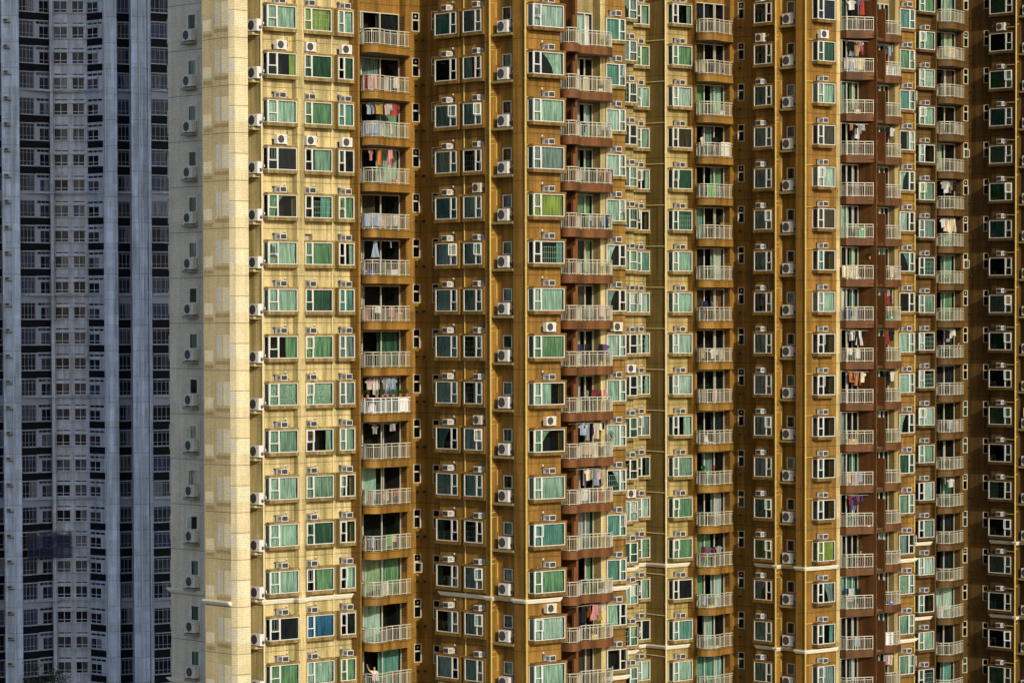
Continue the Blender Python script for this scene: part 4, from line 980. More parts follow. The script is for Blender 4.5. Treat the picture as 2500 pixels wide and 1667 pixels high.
def bwin(name, wall, px0, px1, f0, f1, cols, rows, fr, depth=.16, band=None, ledge=True, acrow=None, blank=None, proud=0.0):
    a0, a1 = max(wall.at(px0), .03), min(wall.at(px1), wall.L-.03); W = a1-a0; z0, z1 = f0*ST, f1*ST; b = .055
    for k in FLB: wall.hole(a0, a1, zf(k)+z0, zf(k)+z1, depth, M_BAND)
    y = .09-proud
    def mk(banded):
        mb = MB()
        mb.box(0, W, y-.05, y+.03, z0, z0+b, fr); mb.box(0, W, y-.05, y+.03, z1-b, z1, fr); mb.box(0, b, y-.05, y+.03, z0+b, z1-b, fr); mb.box(W-b, W, y-.05, y+.03, z0+b, z1-b, fr)
        for q in range(1, cols): mb.box(W*q/cols-.03, W*q/cols+.03, y-.04, y+.02, z0+b, z1-b, fr)
        for q in rows: mb.box(b, W-b, y-.043, y+.022, z0+(z1-z0)*q-.03, z0+(z1-z0)*q+.03, fr)
        if proud: mb.box(-.02, .03, y-.02, .02, z0, z1, fr); mb.box(W-.03, W+.02, y-.02, .02, z0, z1, fr); mb.box(-.05, W+.05, -.32, .02, z1, z1+.05, fr)
        if ledge: mb.box(-.1, W+.1, -.22 if not banded else -.14, .02, z0-.09, z0-.004, M_BLUEC)
        if banded and band: mb.box(band[0], W-band[1], -.012, .02, (f1-1)*ST+.10, z0-.09, M_BAND); mb.box(band[0], W-band[1], -.10, .02, (f1-1)*ST+.02, (f1-1)*ST+.098, M_BLUEC)
        return mb.mesh(name)
    me = [mk(True), mk(False)]
    g = MB(); g.quad((b, y, z0+b), (W-b, y, z0+b), (W-b, y, z1-b), (b, y, z1-b), PANES[0]); gm = g.mesh('glass')
    h = MB(); h.quad((W*.52, y-.006, z0+b), (W*.97, y-.006, z0+b), (W*.97, y-.006, z1-b), (W*.52, y-.006, z1-b), PANES[0]); hm = h.mesh('blind')
    for k in FLB:
        o = obj(name, me[1 if k % 4 == 1 else 0], TB, Blue.loc(wall.pt(a0), zf(k)), wall.rz)
        rnd = random.Random(int(px0*13)+k*17+int(f0*100))
        p = obj('glass', gm, o); setmat(p, PANES[rnd.choice(PW)])
        if rnd.random() < .35: setmat(obj('blind', hm, o), PANES[rnd.choice([1, 2, 3])])
w0_, wPil, wLW, wCW, wRW, wNW, wEW = bw[0], bw[2], bw[4], bw[8], bw[9], bw[15], bw[23]
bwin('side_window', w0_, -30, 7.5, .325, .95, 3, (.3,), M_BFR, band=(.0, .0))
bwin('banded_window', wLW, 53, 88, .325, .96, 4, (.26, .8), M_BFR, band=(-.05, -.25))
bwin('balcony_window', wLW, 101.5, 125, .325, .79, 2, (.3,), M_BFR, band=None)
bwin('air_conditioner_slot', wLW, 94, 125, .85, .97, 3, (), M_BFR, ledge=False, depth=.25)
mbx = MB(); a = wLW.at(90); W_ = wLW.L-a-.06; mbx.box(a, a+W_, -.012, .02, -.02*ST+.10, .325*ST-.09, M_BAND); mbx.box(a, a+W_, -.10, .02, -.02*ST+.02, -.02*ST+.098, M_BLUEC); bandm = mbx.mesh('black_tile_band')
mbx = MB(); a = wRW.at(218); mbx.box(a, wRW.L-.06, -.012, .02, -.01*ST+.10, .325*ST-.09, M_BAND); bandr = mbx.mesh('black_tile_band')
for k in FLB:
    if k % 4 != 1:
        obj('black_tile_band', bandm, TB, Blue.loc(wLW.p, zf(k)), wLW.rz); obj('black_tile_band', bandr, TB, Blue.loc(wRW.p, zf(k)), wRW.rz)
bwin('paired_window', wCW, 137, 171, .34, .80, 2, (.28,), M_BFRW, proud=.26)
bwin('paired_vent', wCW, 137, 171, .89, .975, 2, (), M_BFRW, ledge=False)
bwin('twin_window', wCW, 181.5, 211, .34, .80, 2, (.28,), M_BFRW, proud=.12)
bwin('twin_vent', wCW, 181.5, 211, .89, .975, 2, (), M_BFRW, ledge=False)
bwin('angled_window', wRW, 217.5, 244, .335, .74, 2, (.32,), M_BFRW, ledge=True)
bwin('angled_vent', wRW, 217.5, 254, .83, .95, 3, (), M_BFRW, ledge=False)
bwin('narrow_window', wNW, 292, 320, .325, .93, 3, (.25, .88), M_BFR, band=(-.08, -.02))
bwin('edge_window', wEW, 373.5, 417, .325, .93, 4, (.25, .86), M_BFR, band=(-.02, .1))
mb = MB()
for w_ in bw: w_.build(mb, Blue.T)
obj('wall', mb.mesh('wall'), TB)
mb = MB(); mb.poly([(w_.p[0]-Blue.T[0], w_.p[1]-345, TOP) for w_ in bw], M_BLUEC); obj('roof', mb.mesh('roof'), TB)
for k in FLB:
    if k % 4 == 1:
        mb = MB()
        for i, j in ((4, 6), (8, 11), (15, 17), (23, 25)):
            q = [sub(p, Blue.T) for p in bpts[i:j]]; q[0] = add(q[0], (-.7, -.1)); q[-1] = add(q[-1], (.6, -.05))
            mb.ribbon(q, -.02, .42, zf(k, .30)-.16, zf(k, .30)-.06, M_BLUE)
        obj('string_course', mb.mesh('string_course'), TB)
for wl_, px_ in ((wPil, 33), (bw[11], 262), (bw[17], 345), (bw[21], 367)):
    mb = MB(); p_ = sub(wl_.pt(wl_.at(px_), .09), Blue.T); mb.tube([(p_[0], p_[1], 4), (p_[0], p_[1], TOP-1)], .07, M_BFRW, 6)
    for k in FLB: mb.tube([(p_[0], p_[1], zf(k, .1)), (p_[0], p_[1], zf(k, .14))], .10, M_BFRW, 6)
    obj('drainpipe', mb.mesh('drainpipe'), TB)
for i, k in enumerate(reversed(FLB)):
    b, g = BOXAC[1]
    r = empty('window_air_conditioner', T_loc(wPil.pt(wPil.at(15), .02), zf(k, .84)), wPil.rz)
    obj('case', b, r); obj('grille', g, r); obj('bracket', BRACKET, r)
    tag(r, 'box air conditioner, %s on the pale pilaster of the blue-grey tower' % (ORD[i]+' from top' if i else 'topmost'), 'air conditioner', 'window air conditioners on the blue-grey tower')
# bamboo scaffold with blue netting
M_BAMB = plain('weathered_bamboo', (0.16, 0.12, 0.07), 0.7)
mN = bpy.data.materials.new('navy_netting'); nt, ns, L = nodes_of(mN)
out = N(nt, 'ShaderNodeOutputMaterial'); d_ = N(nt, 'ShaderNodeBsdfDiffuse'); d_.inputs['Color'].default_value = (.03, .04, .085, 1); t_ = N(nt, 'ShaderNodeBsdfTransparent'); ms = N(nt, 'ShaderNodeMixShader')
geo = N(nt, 'ShaderNodeNewGeometry'); noi = N(nt, 'ShaderNodeTexNoise'); noi.inputs['Scale'].default_value = 1.1; L.new(geo.outputs['Position'], noi.inputs['Vector'])
L.new(mathn(nt, 'ADD', mathn(nt, 'MULTIPLY', noi.outputs['Fac'], .5), .4, True), ms.inputs[0]); L.new(t_.outputs[0], ms.inputs[1]); L.new(d_.outputs[0], ms.inputs[2]); L.new(ms.outputs[0], out.inputs[0])
sp0 = wLW.pt(0, 1.0); sca = empty('bamboo_scaffold', (sp0[0], sp0[1], zf(-9, .0)))
tag(sca, 'bamboo scaffold wrapped in dark blue netting on the shaded blue-grey tower', 'scaffold')
spts = [sub(wLW.pt(.1, .9), sp0), sub(wLW.pt(wLW.L, .9), sp0), sub(wCW.pt(wCW.at(178), .9), sp0)]
for z in (.1, 1.0, 1.9, 2.7):
    mb = MB(); mb.tube([(p[0], p[1], z) for p in spts], .045, M_BAMB, 5); obj('bamboo_pole', mb.mesh('bamboo_pole'), sca)
for p, d in along(spts, .75):
    mb = MB(); mb.tube([(p[0], p[1]-.06, -.3), (p[0], p[1]-.06, 3.0)], .04, M_BAMB, 5); obj('bamboo_pole', mb.mesh('bamboo_pole'), sca)
mb = MB(); q = [p for p, d in along(spts, .25)]
for i in range(len(q)-1):
    y = .12+.03*sin(i*1.7); y2 = .12+.03*sin((i+1)*1.7)
    mb.quad((q[i][0], q[i][1]-y, -.2), (q[i+1][0], q[i+1][1]-y2, -.2), (q[i+1][0], q[i+1][1]-y2, 1.15), (q[i][0], q[i][1]-y, 1.15), mN)
    mb.quad((q[i][0], q[i][1]-y, 1.2), (q[i+1][0], q[i+1][1]-y2, 1.2), (q[i+1][0], q[i+1][1]-y2, 2.5+.15*sin(i)), (q[i][0], q[i][1]-y, 2.5+.15*sin(i-1)), mN)
obj('safety_net', mb.mesh('safety_net'), sca)
# tree whose crown just enters the picture at the bottom
M_LEAF = plain('dark_leaf', (0.035, 0.06, 0.018), 0.6, var=0.5, scale=1.5); M_BARK = plain('bark', (0.09, 0.065, 0.045), 0.9)
tp = P(108, 306); tr = empty('tree', (tp[0], tp[1], 1.2)); tag(tr, 'dark leafy tree crown at the foot of the blue-grey tower', 'tree')
mb = MB(); mb.tube([(0, 0, 0), (.1, 0, 4), (0, .1, 8), (0, 0, 11)], .22, M_BARK, 8)
for a in range(7): t = a*.9; mb.tube([(0, 0, 7+a*.4), (1.2*cos(t), 1.2*sin(t), 9+a*.4), (2.2*cos(t), 2.2*sin(t), 10.4+a*.4)], .08, M_BARK, 5)
obj('trunk', mb.mesh('trunk'), tr)
rt = random.Random(3); mb = MB()
cl = [(rt.uniform(-2.8, 2.8), rt.uniform(-2, 2), rt.uniform(9.2, 13.3), rt.uniform(.5, 1.0)) for _ in range(34)]
for cx, cy, cz, r in cl:
    if math.hypot(cx, cy) > 3.0-(cz-9)*.35: continue
    for _ in range(150):
        v = ((rt.gauss(0, 1), rt.gauss(0, 1), rt.gauss(0, .8))); l = rt.uniform(.4, 1)*r
        c = (cx+v[0]*l, cy+v[1]*l, cz+v[2]*l*.8); s = rt.uniform(.06, .13); a = rt.uniform(0, 6); e = rt.uniform(-.9, .9)
        ux, uy, uz = cos(a)*cos(e)*s, sin(a)*cos(e)*s, sin(e)*s; vx, vy = -sin(a)*s*.6, cos(a)*s*.6
        mb.quad((c[0]-ux, c[1]-uy, c[2]-uz), (c[0]+vx, c[1]+vy, c[2]), (c[0]+ux, c[1]+uy, c[2]+uz), (c[0]-vx, c[1]-vy, c[2]+.02), M_LEAF)
obj('crown', mb.mesh('crown'), tr)


# ================================================================== laundry, plants and clutter on the balconies
KIND = {'b1': (bal1, T1, 'curved front-tower balcony'), 'r1': (balr1, T1, 'red front-tower balcony'), 'b2': (bal2, T2, 'curved middle-tower balcony'),
        'r2': (balr2, T2, 'wide red middle-tower balcony'), 's2': (balr2b, T2, 'small red middle-tower balcony'), 'b3': (bal3, T3, 'curved far-tower balcony')}
CCOL = {'white': (.62, .62, .61), 'cream': (.70, .62, .46), 'pink': (.56, .26, .28), 'pale pink': (.60, .43, .41), 'orange': (.55, .18, .06), 'red': (.36, .06, .05), 'navy': (.03, .04, .12),
        'black': (.02, .02, .022), 'grey': (.30, .30, .31), 'light blue': (.32, .41, .54), 'beige': (.50, .40, .28), 'mustard': (.42, .29, .07), 'green': (.10, .42, .12), 'purple': (.15, .09, .19), 'maroon': (.22, .04, .06)}
def cmat(c): return cloth('fabric_'+c.replace(' ', '_'), CCOL[c], .2)
def garment(kind, mat, seed):
    r = random.Random(seed); mb = MB(); nx, nz = 8, 9; W, H = {'shirt': (.62, .66), 'trousers': (.36, .95), 'towel': (.44, .72), 'dress': (.56, .98), 'shorts': (.40, .42), 'sheet': (.95, .8)}[kind]
    W *= r.uniform(.9, 1.1); H *= r.uniform(.9, 1.1); ph = r.uniform(0, 6); fr = r.uniform(9, 16)
    def hw(t):
        if kind == 'shirt': return .16+.34*min(1, t/.12) if t < .13 else (.5 if t < .34 else .31)
        if kind == 'dress': return .25 if t < .3 else .25+.25*(t-.3)/.7
        return .5
    parts = [(-1, 1)] if kind not in ('trousers', 'shorts') else [(-1, -.06), (.06, 1)]
    for lo, hi in parts:
        idx = {}
        for sd in (0, 1):
            for j in range(nz+1):
                t = j/nz
                for i in range(nx+1):
                    u = lo+(hi-lo)*i/nx; x = u*hw(t)*W*(1 if kind not in ('trousers', 'shorts') else (.92+.16*t))
                    sag = .04*abs(u)**1.5 if kind == 'shirt' and t < .3 else 0
                    y = .035*sin(fr*x+ph)*(.3+t)+(.016 if sd else -.016)
                    idx[sd, j, i] = len(mb.v); mb.v.append((x, y, -H*t-sag+.02*sin(5*x+ph)*t))
        k = mb.mi(mat)
        for j in range(nz):
            for i in range(nx):
                mb.f.append((idx[0, j+1, i], idx[0, j+1, i+1], idx[0, j, i+1], idx[0, j, i])); mb.m.append(k)
                mb.f.append((idx[1, j, i], idx[1, j, i+1], idx[1, j+1, i+1], idx[1, j+1, i])); mb.m.append(k)
            mb.f.append((idx[0, j, 0], idx[1, j, 0], idx[1, j+1, 0], idx[0, j+1, 0])); mb.m.append(k)
            mb.f.append((idx[0, j+1, nx], idx[1, j+1, nx], idx[1, j, nx], idx[0, j, nx])); mb.m.append(k)
        for i in range(nx):
            mb.f.append((idx[0, nz, i], idx[1, nz, i], idx[1, nz, i+1], idx[0, nz, i+1])); mb.m.append(k)
            mb.f.append((idx[0, 0, i+1], idx[1, 0, i+1], idx[1, 0, i], idx[0, 0, i])); mb.m.append(k)
    if len(parts) == 2: mb.box(-.47*W, .47*W, -.022, .022, -.13*H, .0, mat)
    return mb.mesh(kind)
def place(key, k, t, inset):
    bk = KIND[key][0]; n = [(p, d) for p, d in along(bk.fr, .02)]; p, d = n[int(min(max(t, 0), .999)*len(n))]
    nrm = (d[1], -d[0]); q = add(add(bk.o, p), nrm, -inset); return q, d, nrm
def nth(key, k):
    fl = list(reversed(KIND[key][1].floors)); i = fl.index(k); return 'topmost' if i == 0 else ORD[i]
def pole(key, k, inset, f=.87, t0=.12, t1=.88):
    bk, T, _ = KIND[key]; a = place(key, k, t0, inset)[0]; b = place(key, k, t1, inset)[0]; z = zf(k, f)
    mb = MB(); o = bk.o; mb.tube([(a[0]-o[0], a[1]-o[1], z-zf(k)), (b[0]-o[0], b[1]-o[1], z-zf(k))], .014, M_DOORF, 5)
    obj('drying_pole', mb.mesh('drying_pole'), BALS[key, k]); return a, b, z
WARM = ['pink', 'pale pink', 'orange', 'red', 'white', 'cream']; COOL = ['white', 'grey', 'light blue', 'navy', 'cream', 'black']; DARK = ['black', 'navy', 'grey', 'maroon', 'white', 'purple']
MIX = list(CCOL); PALE = ['white', 'cream', 'pale pink', 'light blue', 'beige', 'grey']
LAUN = [('b1', 5, 'rail', 5, WARM), ('b1', 4, 'pole', 8, MIX), ('b1', 4, 'rail', 4, PALE), ('b1', 3, 'pole', 3, WARM), ('b1', 2, 'rail', 7, PALE), ('b1', 1, 'pole', 2, COOL), ('b1', 0, 'rail', 3, WARM),
        ('b1', -2, 'pole', 6, PALE), ('b1', -3, 'pole', 2, DARK), ('b1', -4, 'rail', 5, WARM), ('b1', -5, 'rail', 5, MIX), ('b1', -6, 'rail', 1, ['white']), ('b1', -8, 'rail', 2, WARM),
        ('r1', 5, 'rail', 2, PALE), ('r1', 4, 'rail', 3, COOL), ('r1', 3, 'rail', 4, DARK), ('r1', 2, 'rail', 4, COOL), ('r1', 0, 'rail', 4, PALE), ('r1', -1, 'mid', 4, DARK), ('r1', -2, 'mid', 5, MIX),
        ('r1', -3, 'pole', 9, COOL+['beige', 'pale pink']), ('r1', -3, 'rail', 3, PALE), ('r1', -4, 'pole', 7, PALE), ('r1', -4, 'rail', 3, WARM), ('r1', -6, 'rail', 2, COOL), ('r1', -7, 'pole', 7, ['orange', 'pink', 'white', 'mustard', 'red', 'black']),
        ('b2', 6, 'rail', 3, COOL), ('b2', 4, 'mid', 2, COOL), ('b2', 3, 'rail', 3, MIX), ('b2', 0, 'mid', 4, MIX), ('b2', 0, 'rail', 2, COOL), ('b2', -1, 'rail', 5, PALE), ('b2', -2, 'rail', 4, PALE), ('b2', -4, 'mid', 2, ['orange', 'red', 'green']), ('b2', -6, 'mid', 5, DARK), ('b2', -7, 'rail', 2, PALE),
        ('r2', 7, 'pole', 4, ['white', 'navy', 'purple', 'red', 'black']), ('r2', 6, 'pole', 8, MIX), ('r2', 6, 'rail', 4, ['white', 'cream', 'light blue']), ('r2', 4, 'pole', 5, ['mustard', 'black', 'grey', 'white']), ('r2', 1, 'rail', 2, PALE), ('r2', 0, 'rail', 3, DARK),
        ('r2', -1, 'pole', 5, ['black', 'white', 'grey', 'cream']), ('r2', -1, 'rail', 2, ['orange', 'white']), ('r2', -2, 'pole', 8, ['maroon', 'mustard', 'black', 'grey', 'orange', 'cream']), ('r2', -4, 'rail', 3, PALE), ('r2', -5, 'pole', 6, DARK), ('r2', -8, 'rail', 1, ['light blue']), ('r2', -7, 'mid', 3, DARK),
        ('s2', 6, 'pole', 3, COOL), ('s2', 4, 'pole', 2, ['white', 'black']), ('s2', 1, 'rail', 2, PALE), ('s2', 0, 'pole', 3, ['cream', 'black', 'maroon']), ('s2', -1, 'pole', 2, ['black', 'red']), ('s2', -2, 'pole', 4, ['black', 'white', 'grey', 'beige']), ('s2', -9, 'pole', 3, PALE),
        ('b3', 7, 'rail', 3, PALE), ('b3', 5, 'rail', 2, PALE), ('b3', 3, 'pole', 6, ['grey', 'white', 'maroon', 'black', 'beige']), ('b3', 2, 'pole', 6, ['white', 'cream', 'black', 'beige']), ('b3', -1, 'pole', 5, ['black', 'grey', 'white']), ('b3', -3, 'rail', 3, PALE), ('b3', -5, 'pole', 2, ['white']), ('b3', -8, 'rail', 2, PALE)]
GM = {}; used = set(); lr = random.Random(11)
for key, k, mode, n, pal in LAUN:
    if k not in KIND[key][1].floors: continue
    inset = {'rail': .12, 'pole': .5, 'mid': .38}[mode]
    if key in ('r2',) and mode == 'pole': inset = .42
    if mode == 'pole': pole(key, k, inset)
    t0, t1 = (.2, .62) if key in ('r2',) else (.1, .85)
    if key == 'r1': t0, t1 = (.40, .88)
    for i in range(n):
        for _ in range(60):
            c = lr.choice(pal); kd = lr.choice(['shirt', 'shirt', 'shirt', 'trousers', 'dress', 'shorts'] if mode != 'rail' else ['towel', 'towel', 'shirt', 'trousers', 'sheet', 'shorts'])
            if (key, k, c, kd) not in used: break
        else: continue
        used.add((key, k, c, kd))
        if (kd, c) not in GM: GM[kd, c] = [garment(kd, cmat(c), len(GM)*7+q) for q in range(2)]
        t = t0+(t1-t0)*(i+.5+lr.uniform(-.25, .25))/n; q, d, nr = place(key, k, t, inset+lr.uniform(-.03, .05))
        if mode == 'pole':
            a = place(key, k, .12, inset)[0]; b = place(key, k, .88, inset)[0]; tt = min(max((t-.12)/.76, .02), .98)
            q = add(a, sub(b, a), tt); l = dist(a, b); d = ((b[0]-a[0])/l, (b[1]-a[1])/l)
        z = {'rail': zf(k, .45)-.03, 'pole': zf(k, .87)-.02, 'mid': zf(k, .60)}[mode]
        ang = math.atan2(d[1], d[0])+(lr.uniform(-.15, .15) if mode == 'rail' else lr.uniform(-.9, .9))
        o = obj(kd, lr.choice(GM[kd, c]), None, (q[0], q[1], z), ang)
        tag(o, '%s %s drying on the %s %s from the top' % (c, kd, nth(key, k), KIND[key][2]), 'laundry', 'laundry on the '+KIND[key][2].split()[-2]+' balconies')
# potted plants
M_POT = plain('terracotta_pot', (.32, .12, .05), .7); M_PLANT = plain('plant_leaf', (.045, .09, .02), .55, var=.5, scale=9); M_FLOW = plain('red_petal', (.6, .05, .03), .5)
def plant(key, k, t, inset, z, h, label, flower=False, seed=1, top=True):
    r = random.Random(seed); q, d, n = place(key, k, t, inset); o = empty('potted_plant', (q[0], q[1], z)); tag(o, label, 'potted plant', 'potted plants on balconies')
    mb = MB(); ring = [(cos(2*pi*i/10), sin(2*pi*i/10)) for i in range(10)]; kk = mb.mi(M_POT)
    for (r0, z0), (r1, z1) in zip([(0, 0), (.07, 0), (.095, .16), (.105, .16), (.105, .19), (.085, .19)], [(.07, 0), (.095, .16), (.105, .16), (.105, .19), (.085, .19), (0, .17)]):
        for i in range(10):
            j = (i+1) % 10; mb.quad((ring[i][0]*r0, ring[i][1]*r0, z0), (ring[j][0]*r0, ring[j][1]*r0, z0), (ring[j][0]*r1, ring[j][1]*r1, z1), (ring[i][0]*r1, ring[i][1]*r1, z1), M_POT)
    obj('pot', mb.mesh('pot'), o)
    mb = MB()
    for i in range(9): a = r.uniform(0, 6.3); mb.tube([(0, 0, .17), (.06*cos(a), .06*sin(a), .17+h*.4), (.16*cos(a), .16*sin(a), .17+h*.8)], .006, M_PLANT, 4)
    for i in range(150):
        a = r.uniform(0, 6.3); rr = r.uniform(.03, .24)*(h/.4); zz = .2+h*r.uniform(.1, 1)*(1-.5*rr/(.24*h/.4)); s = r.uniform(.025, .055); e = r.uniform(-.8, .8); c = (rr*cos(a), rr*sin(a), zz)
        ux, uy, uz = cos(a)*cos(e)*s, sin(a)*cos(e)*s, sin(e)*s; vx, vy = -sin(a)*s*.6, cos(a)*s*.6
        mb.quad((c[0]-ux, c[1]-uy, c[2]-uz), (c[0]+vx, c[1]+vy, c[2]), (c[0]+ux, c[1]+uy, c[2]+uz), (c[0]-vx, c[1]-vy, c[2]), M_FLOW if flower and i % 2 else M_PLANT)
    obj('foliage', mb.mesh('foliage'), o)
for i in range(9):
    plant('b1', -2, .06+.11*i, .02, zf(-2, .45), lr.uniform(.28, .48), 'leafy potted plant, %s along the planted balcony railing from its cream-wing end' % (ORD[i] if i else 'first'), seed=i+20)
plant('b1', 3, .8, .35, zf(3, .50), .4, 'red-flowered plant on the fourth curved front-tower balcony', True, 40)
plant('r1', -3, .9, .10, zf(-3, .45), .5, 'bushy potted plant on the rail beside densely hung laundry', False, 41)
plant('r1', -1, .42, .25, zf(-1, .11), .6, 'tall potted plant on red balcony with a dark clothes rack', False, 42)
plant('b2', 2, .82, .35, zf(2, .45), .6, 'dark bushy plant on the sixth curved middle-tower balcony', False, 43)
plant('r2', 1, .85, .3, zf(1, .60), .35, 'hanging plant against the terracotta wall of a wide red balcony', False, 44)
plant('r2', -6, .6, .2, zf(-6, .45), .4, 'small bright plant on a low wide red balcony rail', False, 45)
plant('b3', -1, .8, .12, zf(-1, .45), .3, 'low green plant on a far-tower balcony with dark clothes', False, 46)
# plastic chair, storage boxes, panels
M_PLAS = plain('white_plastic', (.72, .72, .70), .4); M_BLUEP = plain('blue_plastic', (.05, .07, .28), .4); M_REDP = plain('red_plastic', (.5, .06, .03), .4); M_YEL = plain('yellow_plastic', (.6, .42, .08), .4); M_WOOD = plain('wood_board', (.35, .2, .08), .6); M_GRNP = plain('green_plastic', (.06, .22, .12), .45)
def chair(key, k, t, inset, label):
    q, d, n = place(key, k, t, inset); o = empty('plastic_chair', (q[0], q[1], zf(k)+.03), math.atan2(d[1], d[0])+.4); tag(o, label, 'chair')
    mb = MB(); mb.box(-.22, .22, -.22, .22, .40, .43, M_PLAS); obj('seat', mb.mesh('seat'), o)
    for x in (-.2, .2):
        for y in (-.2, .2): mb = MB(); mb.tube([(x*1.1, y*1.1, 0), (x, y, .40)], .02, M_PLAS, 6); obj('leg', mb.mesh('leg'), o)
    mb = MB(); mb.tube([(-.21, .21, .43), (-.2, .26, .75), (-.1, .29, .86), (.1, .29, .86), (.2, .26, .75), (.21, .21, .43)], .02, M_PLAS, 6)
    for x in (-.1, 0, .1): mb.box(x-.025, x+.025, .24, .26, .43, .85, M_PLAS)
    obj('backrest', mb.mesh('backrest'), o)
chair('b1', -2, .30, .42, 'white plastic chair behind the white railing hung with plants')
chair('r2', 1, .5, .3, 'white plastic chair on the seventh wide red balcony')
chair('b2', -3, .5, .5, 'white plastic chair on a curved middle-tower balcony')
def storage(key, k, t, inset, w, h, mat, label):
    q, d, n = place(key, k, t, inset); o = empty('storage_box', (q[0], q[1], zf(k)+.03), math.atan2(d[1], d[0])); tag(o, label, 'storage box', 'storage boxes on balconies')
    mb = MB(); mb.prism([(-w/2+.03, -.18), (w/2-.03, -.18), (w/2, -.15), (w/2, .18), (-w/2, .18), (-w/2, -.15)], 0, h, mat); obj('crate', mb.mesh('crate'), o)
    mb = MB(); mb.prism([(-w/2+.01, -.21), (w/2-.01, -.21), (w/2+.03, -.17), (w/2+.03, .2), (-w/2-.03, .2), (-w/2-.03, -.17)], h, h+.05, mat); mb.box(-.08, .08, -.225, -.2, h-.06, h+.02, M_AC); obj('lid', mb.mesh('lid'), o)
for a in [('b1', 1, .25, .35, .8, .55, M_BLUEP, 'blue storage box behind the sixth curved front-tower railing'), ('b1', 1, .78, .3, .7, .6, M_AC, 'white storage box behind the sixth curved front-tower railing'),
          ('b1', 3, .8, .3, .4, .5, M_REDP, 'red bin on the fourth curved front-tower balcony'), ('b1', 0, .85, .3, .5, .8, M_WOOD, 'wooden cabinet on the seventh curved front-tower balcony'),
          ('r1', 5, .7, .3, .4, .45, M_AC, 'white bin on the second red front-tower balcony'), ('r1', -7, .62, .3, .5, .55, M_YEL, 'yellow box on red front-tower balcony below bright clothes'), ('r1', -6, .75, .35, .5, .5, M_AC, 'pale box on the thirteenth red front-tower balcony'),
          ('r1', 2, .8, .3, .4, .6, M_AC, 'pale bin on the fifth red front-tower balcony'), ('b2', 5, .8, .3, .5, .6, M_AC, 'white box on the third curved middle-tower balcony'), ('b2', -8, .6, .3, .6, .4, M_AC, 'white crate low on a curved middle-tower balcony'),
          ('r2', 2, .62, .25, .6, .9, M_GRNP, 'green cabinet on the sixth wide red balcony'), ('r2', -3, .4, .28, .7, .6, M_WOOD, 'wooden cupboard on the eleventh wide red balcony'), ('r2', 0, .42, .28, .5, .5, M_GRNP, 'green box on the eighth wide red balcony'),
          ('s2', -7, .3, .2, .4, .5, M_BLUEP, 'blue box on a low small red balcony'), ('s2', 0, .3, .2, .35, .5, M_GRNP, 'green box on the eighth small red balcony'), ('b3', -7, .5, .25, .5, .4, M_WOOD, 'wooden box on a low curved far-tower balcony'),
          ('r2', -5, .8, .25, .4, .3, M_REDP, 'orange-red box on the thirteenth wide red balcony'), ('b2', -7, .5, .35, .5, .4, M_YEL, 'yellow-green crate on curved middle-tower balcony'), ('r2', 5, .5, .25, .5, .5, M_WOOD, 'wooden box on the third wide red balcony')]:
    storage(*a)
def panel(name, key, k, ta, tb, z0, z1, mat, label, lattice=False):
    q0, d, n = place(key, k, ta, .10); q1, _, _ = place(key, k, tb, .10); L_ = dist(q0, q1); o = empty(name, (q0[0], q0[1], zf(k)), math.atan2(q1[1]-q0[1], q1[0]-q0[0])); tag(o, label, 'panel')
    mb = MB()
    if lattice:
        m_ = max(3, int(L_/.2))
        for i in range(m_+1): mb.box(L_*i/m_-.012, L_*i/m_+.012, 0, .02, z0, z1, mat)
        for i in range(5): z = z0+(z1-z0)*i/4; mb.box(0, L_, .0205, .035, z-.012, z+.012, mat)
        for i in range(m_):
            for j in range(4): cx = L_*(i+.5)/m_; cz = z0+(z1-z0)*(j+.5)/4; mb.disc(cx, -.01, cz, .06, mat, 8, -.001)
    else:
        for i in range(6): mb.box(L_*i/6, L_*(i+1)/6-.004, -.01*(i % 2), .02, z0, z1, mat)
    obj('sheet', mb.mesh('sheet'), o)
panel('screen_panel', 'b2', 4, .74, .97, .35, 1.33, M_PLAS, 'white sheet covering part of a curved middle-tower railing')
panel('screen_panel', 'b1', -2, .84, .98, .35, 1.18, M_PLAS, 'white sheet behind the planted white railing')
panel('lattice_panel', 's2', 6, .05, .97, .33, 1.0, M_RAILW, 'white lattice behind the second small red balcony railing', True)
panel('screen_panel', 's2', -8, .05, .45, .33, 1.2, M_RAILW, 'pale sheet behind a small red balcony railing low down')
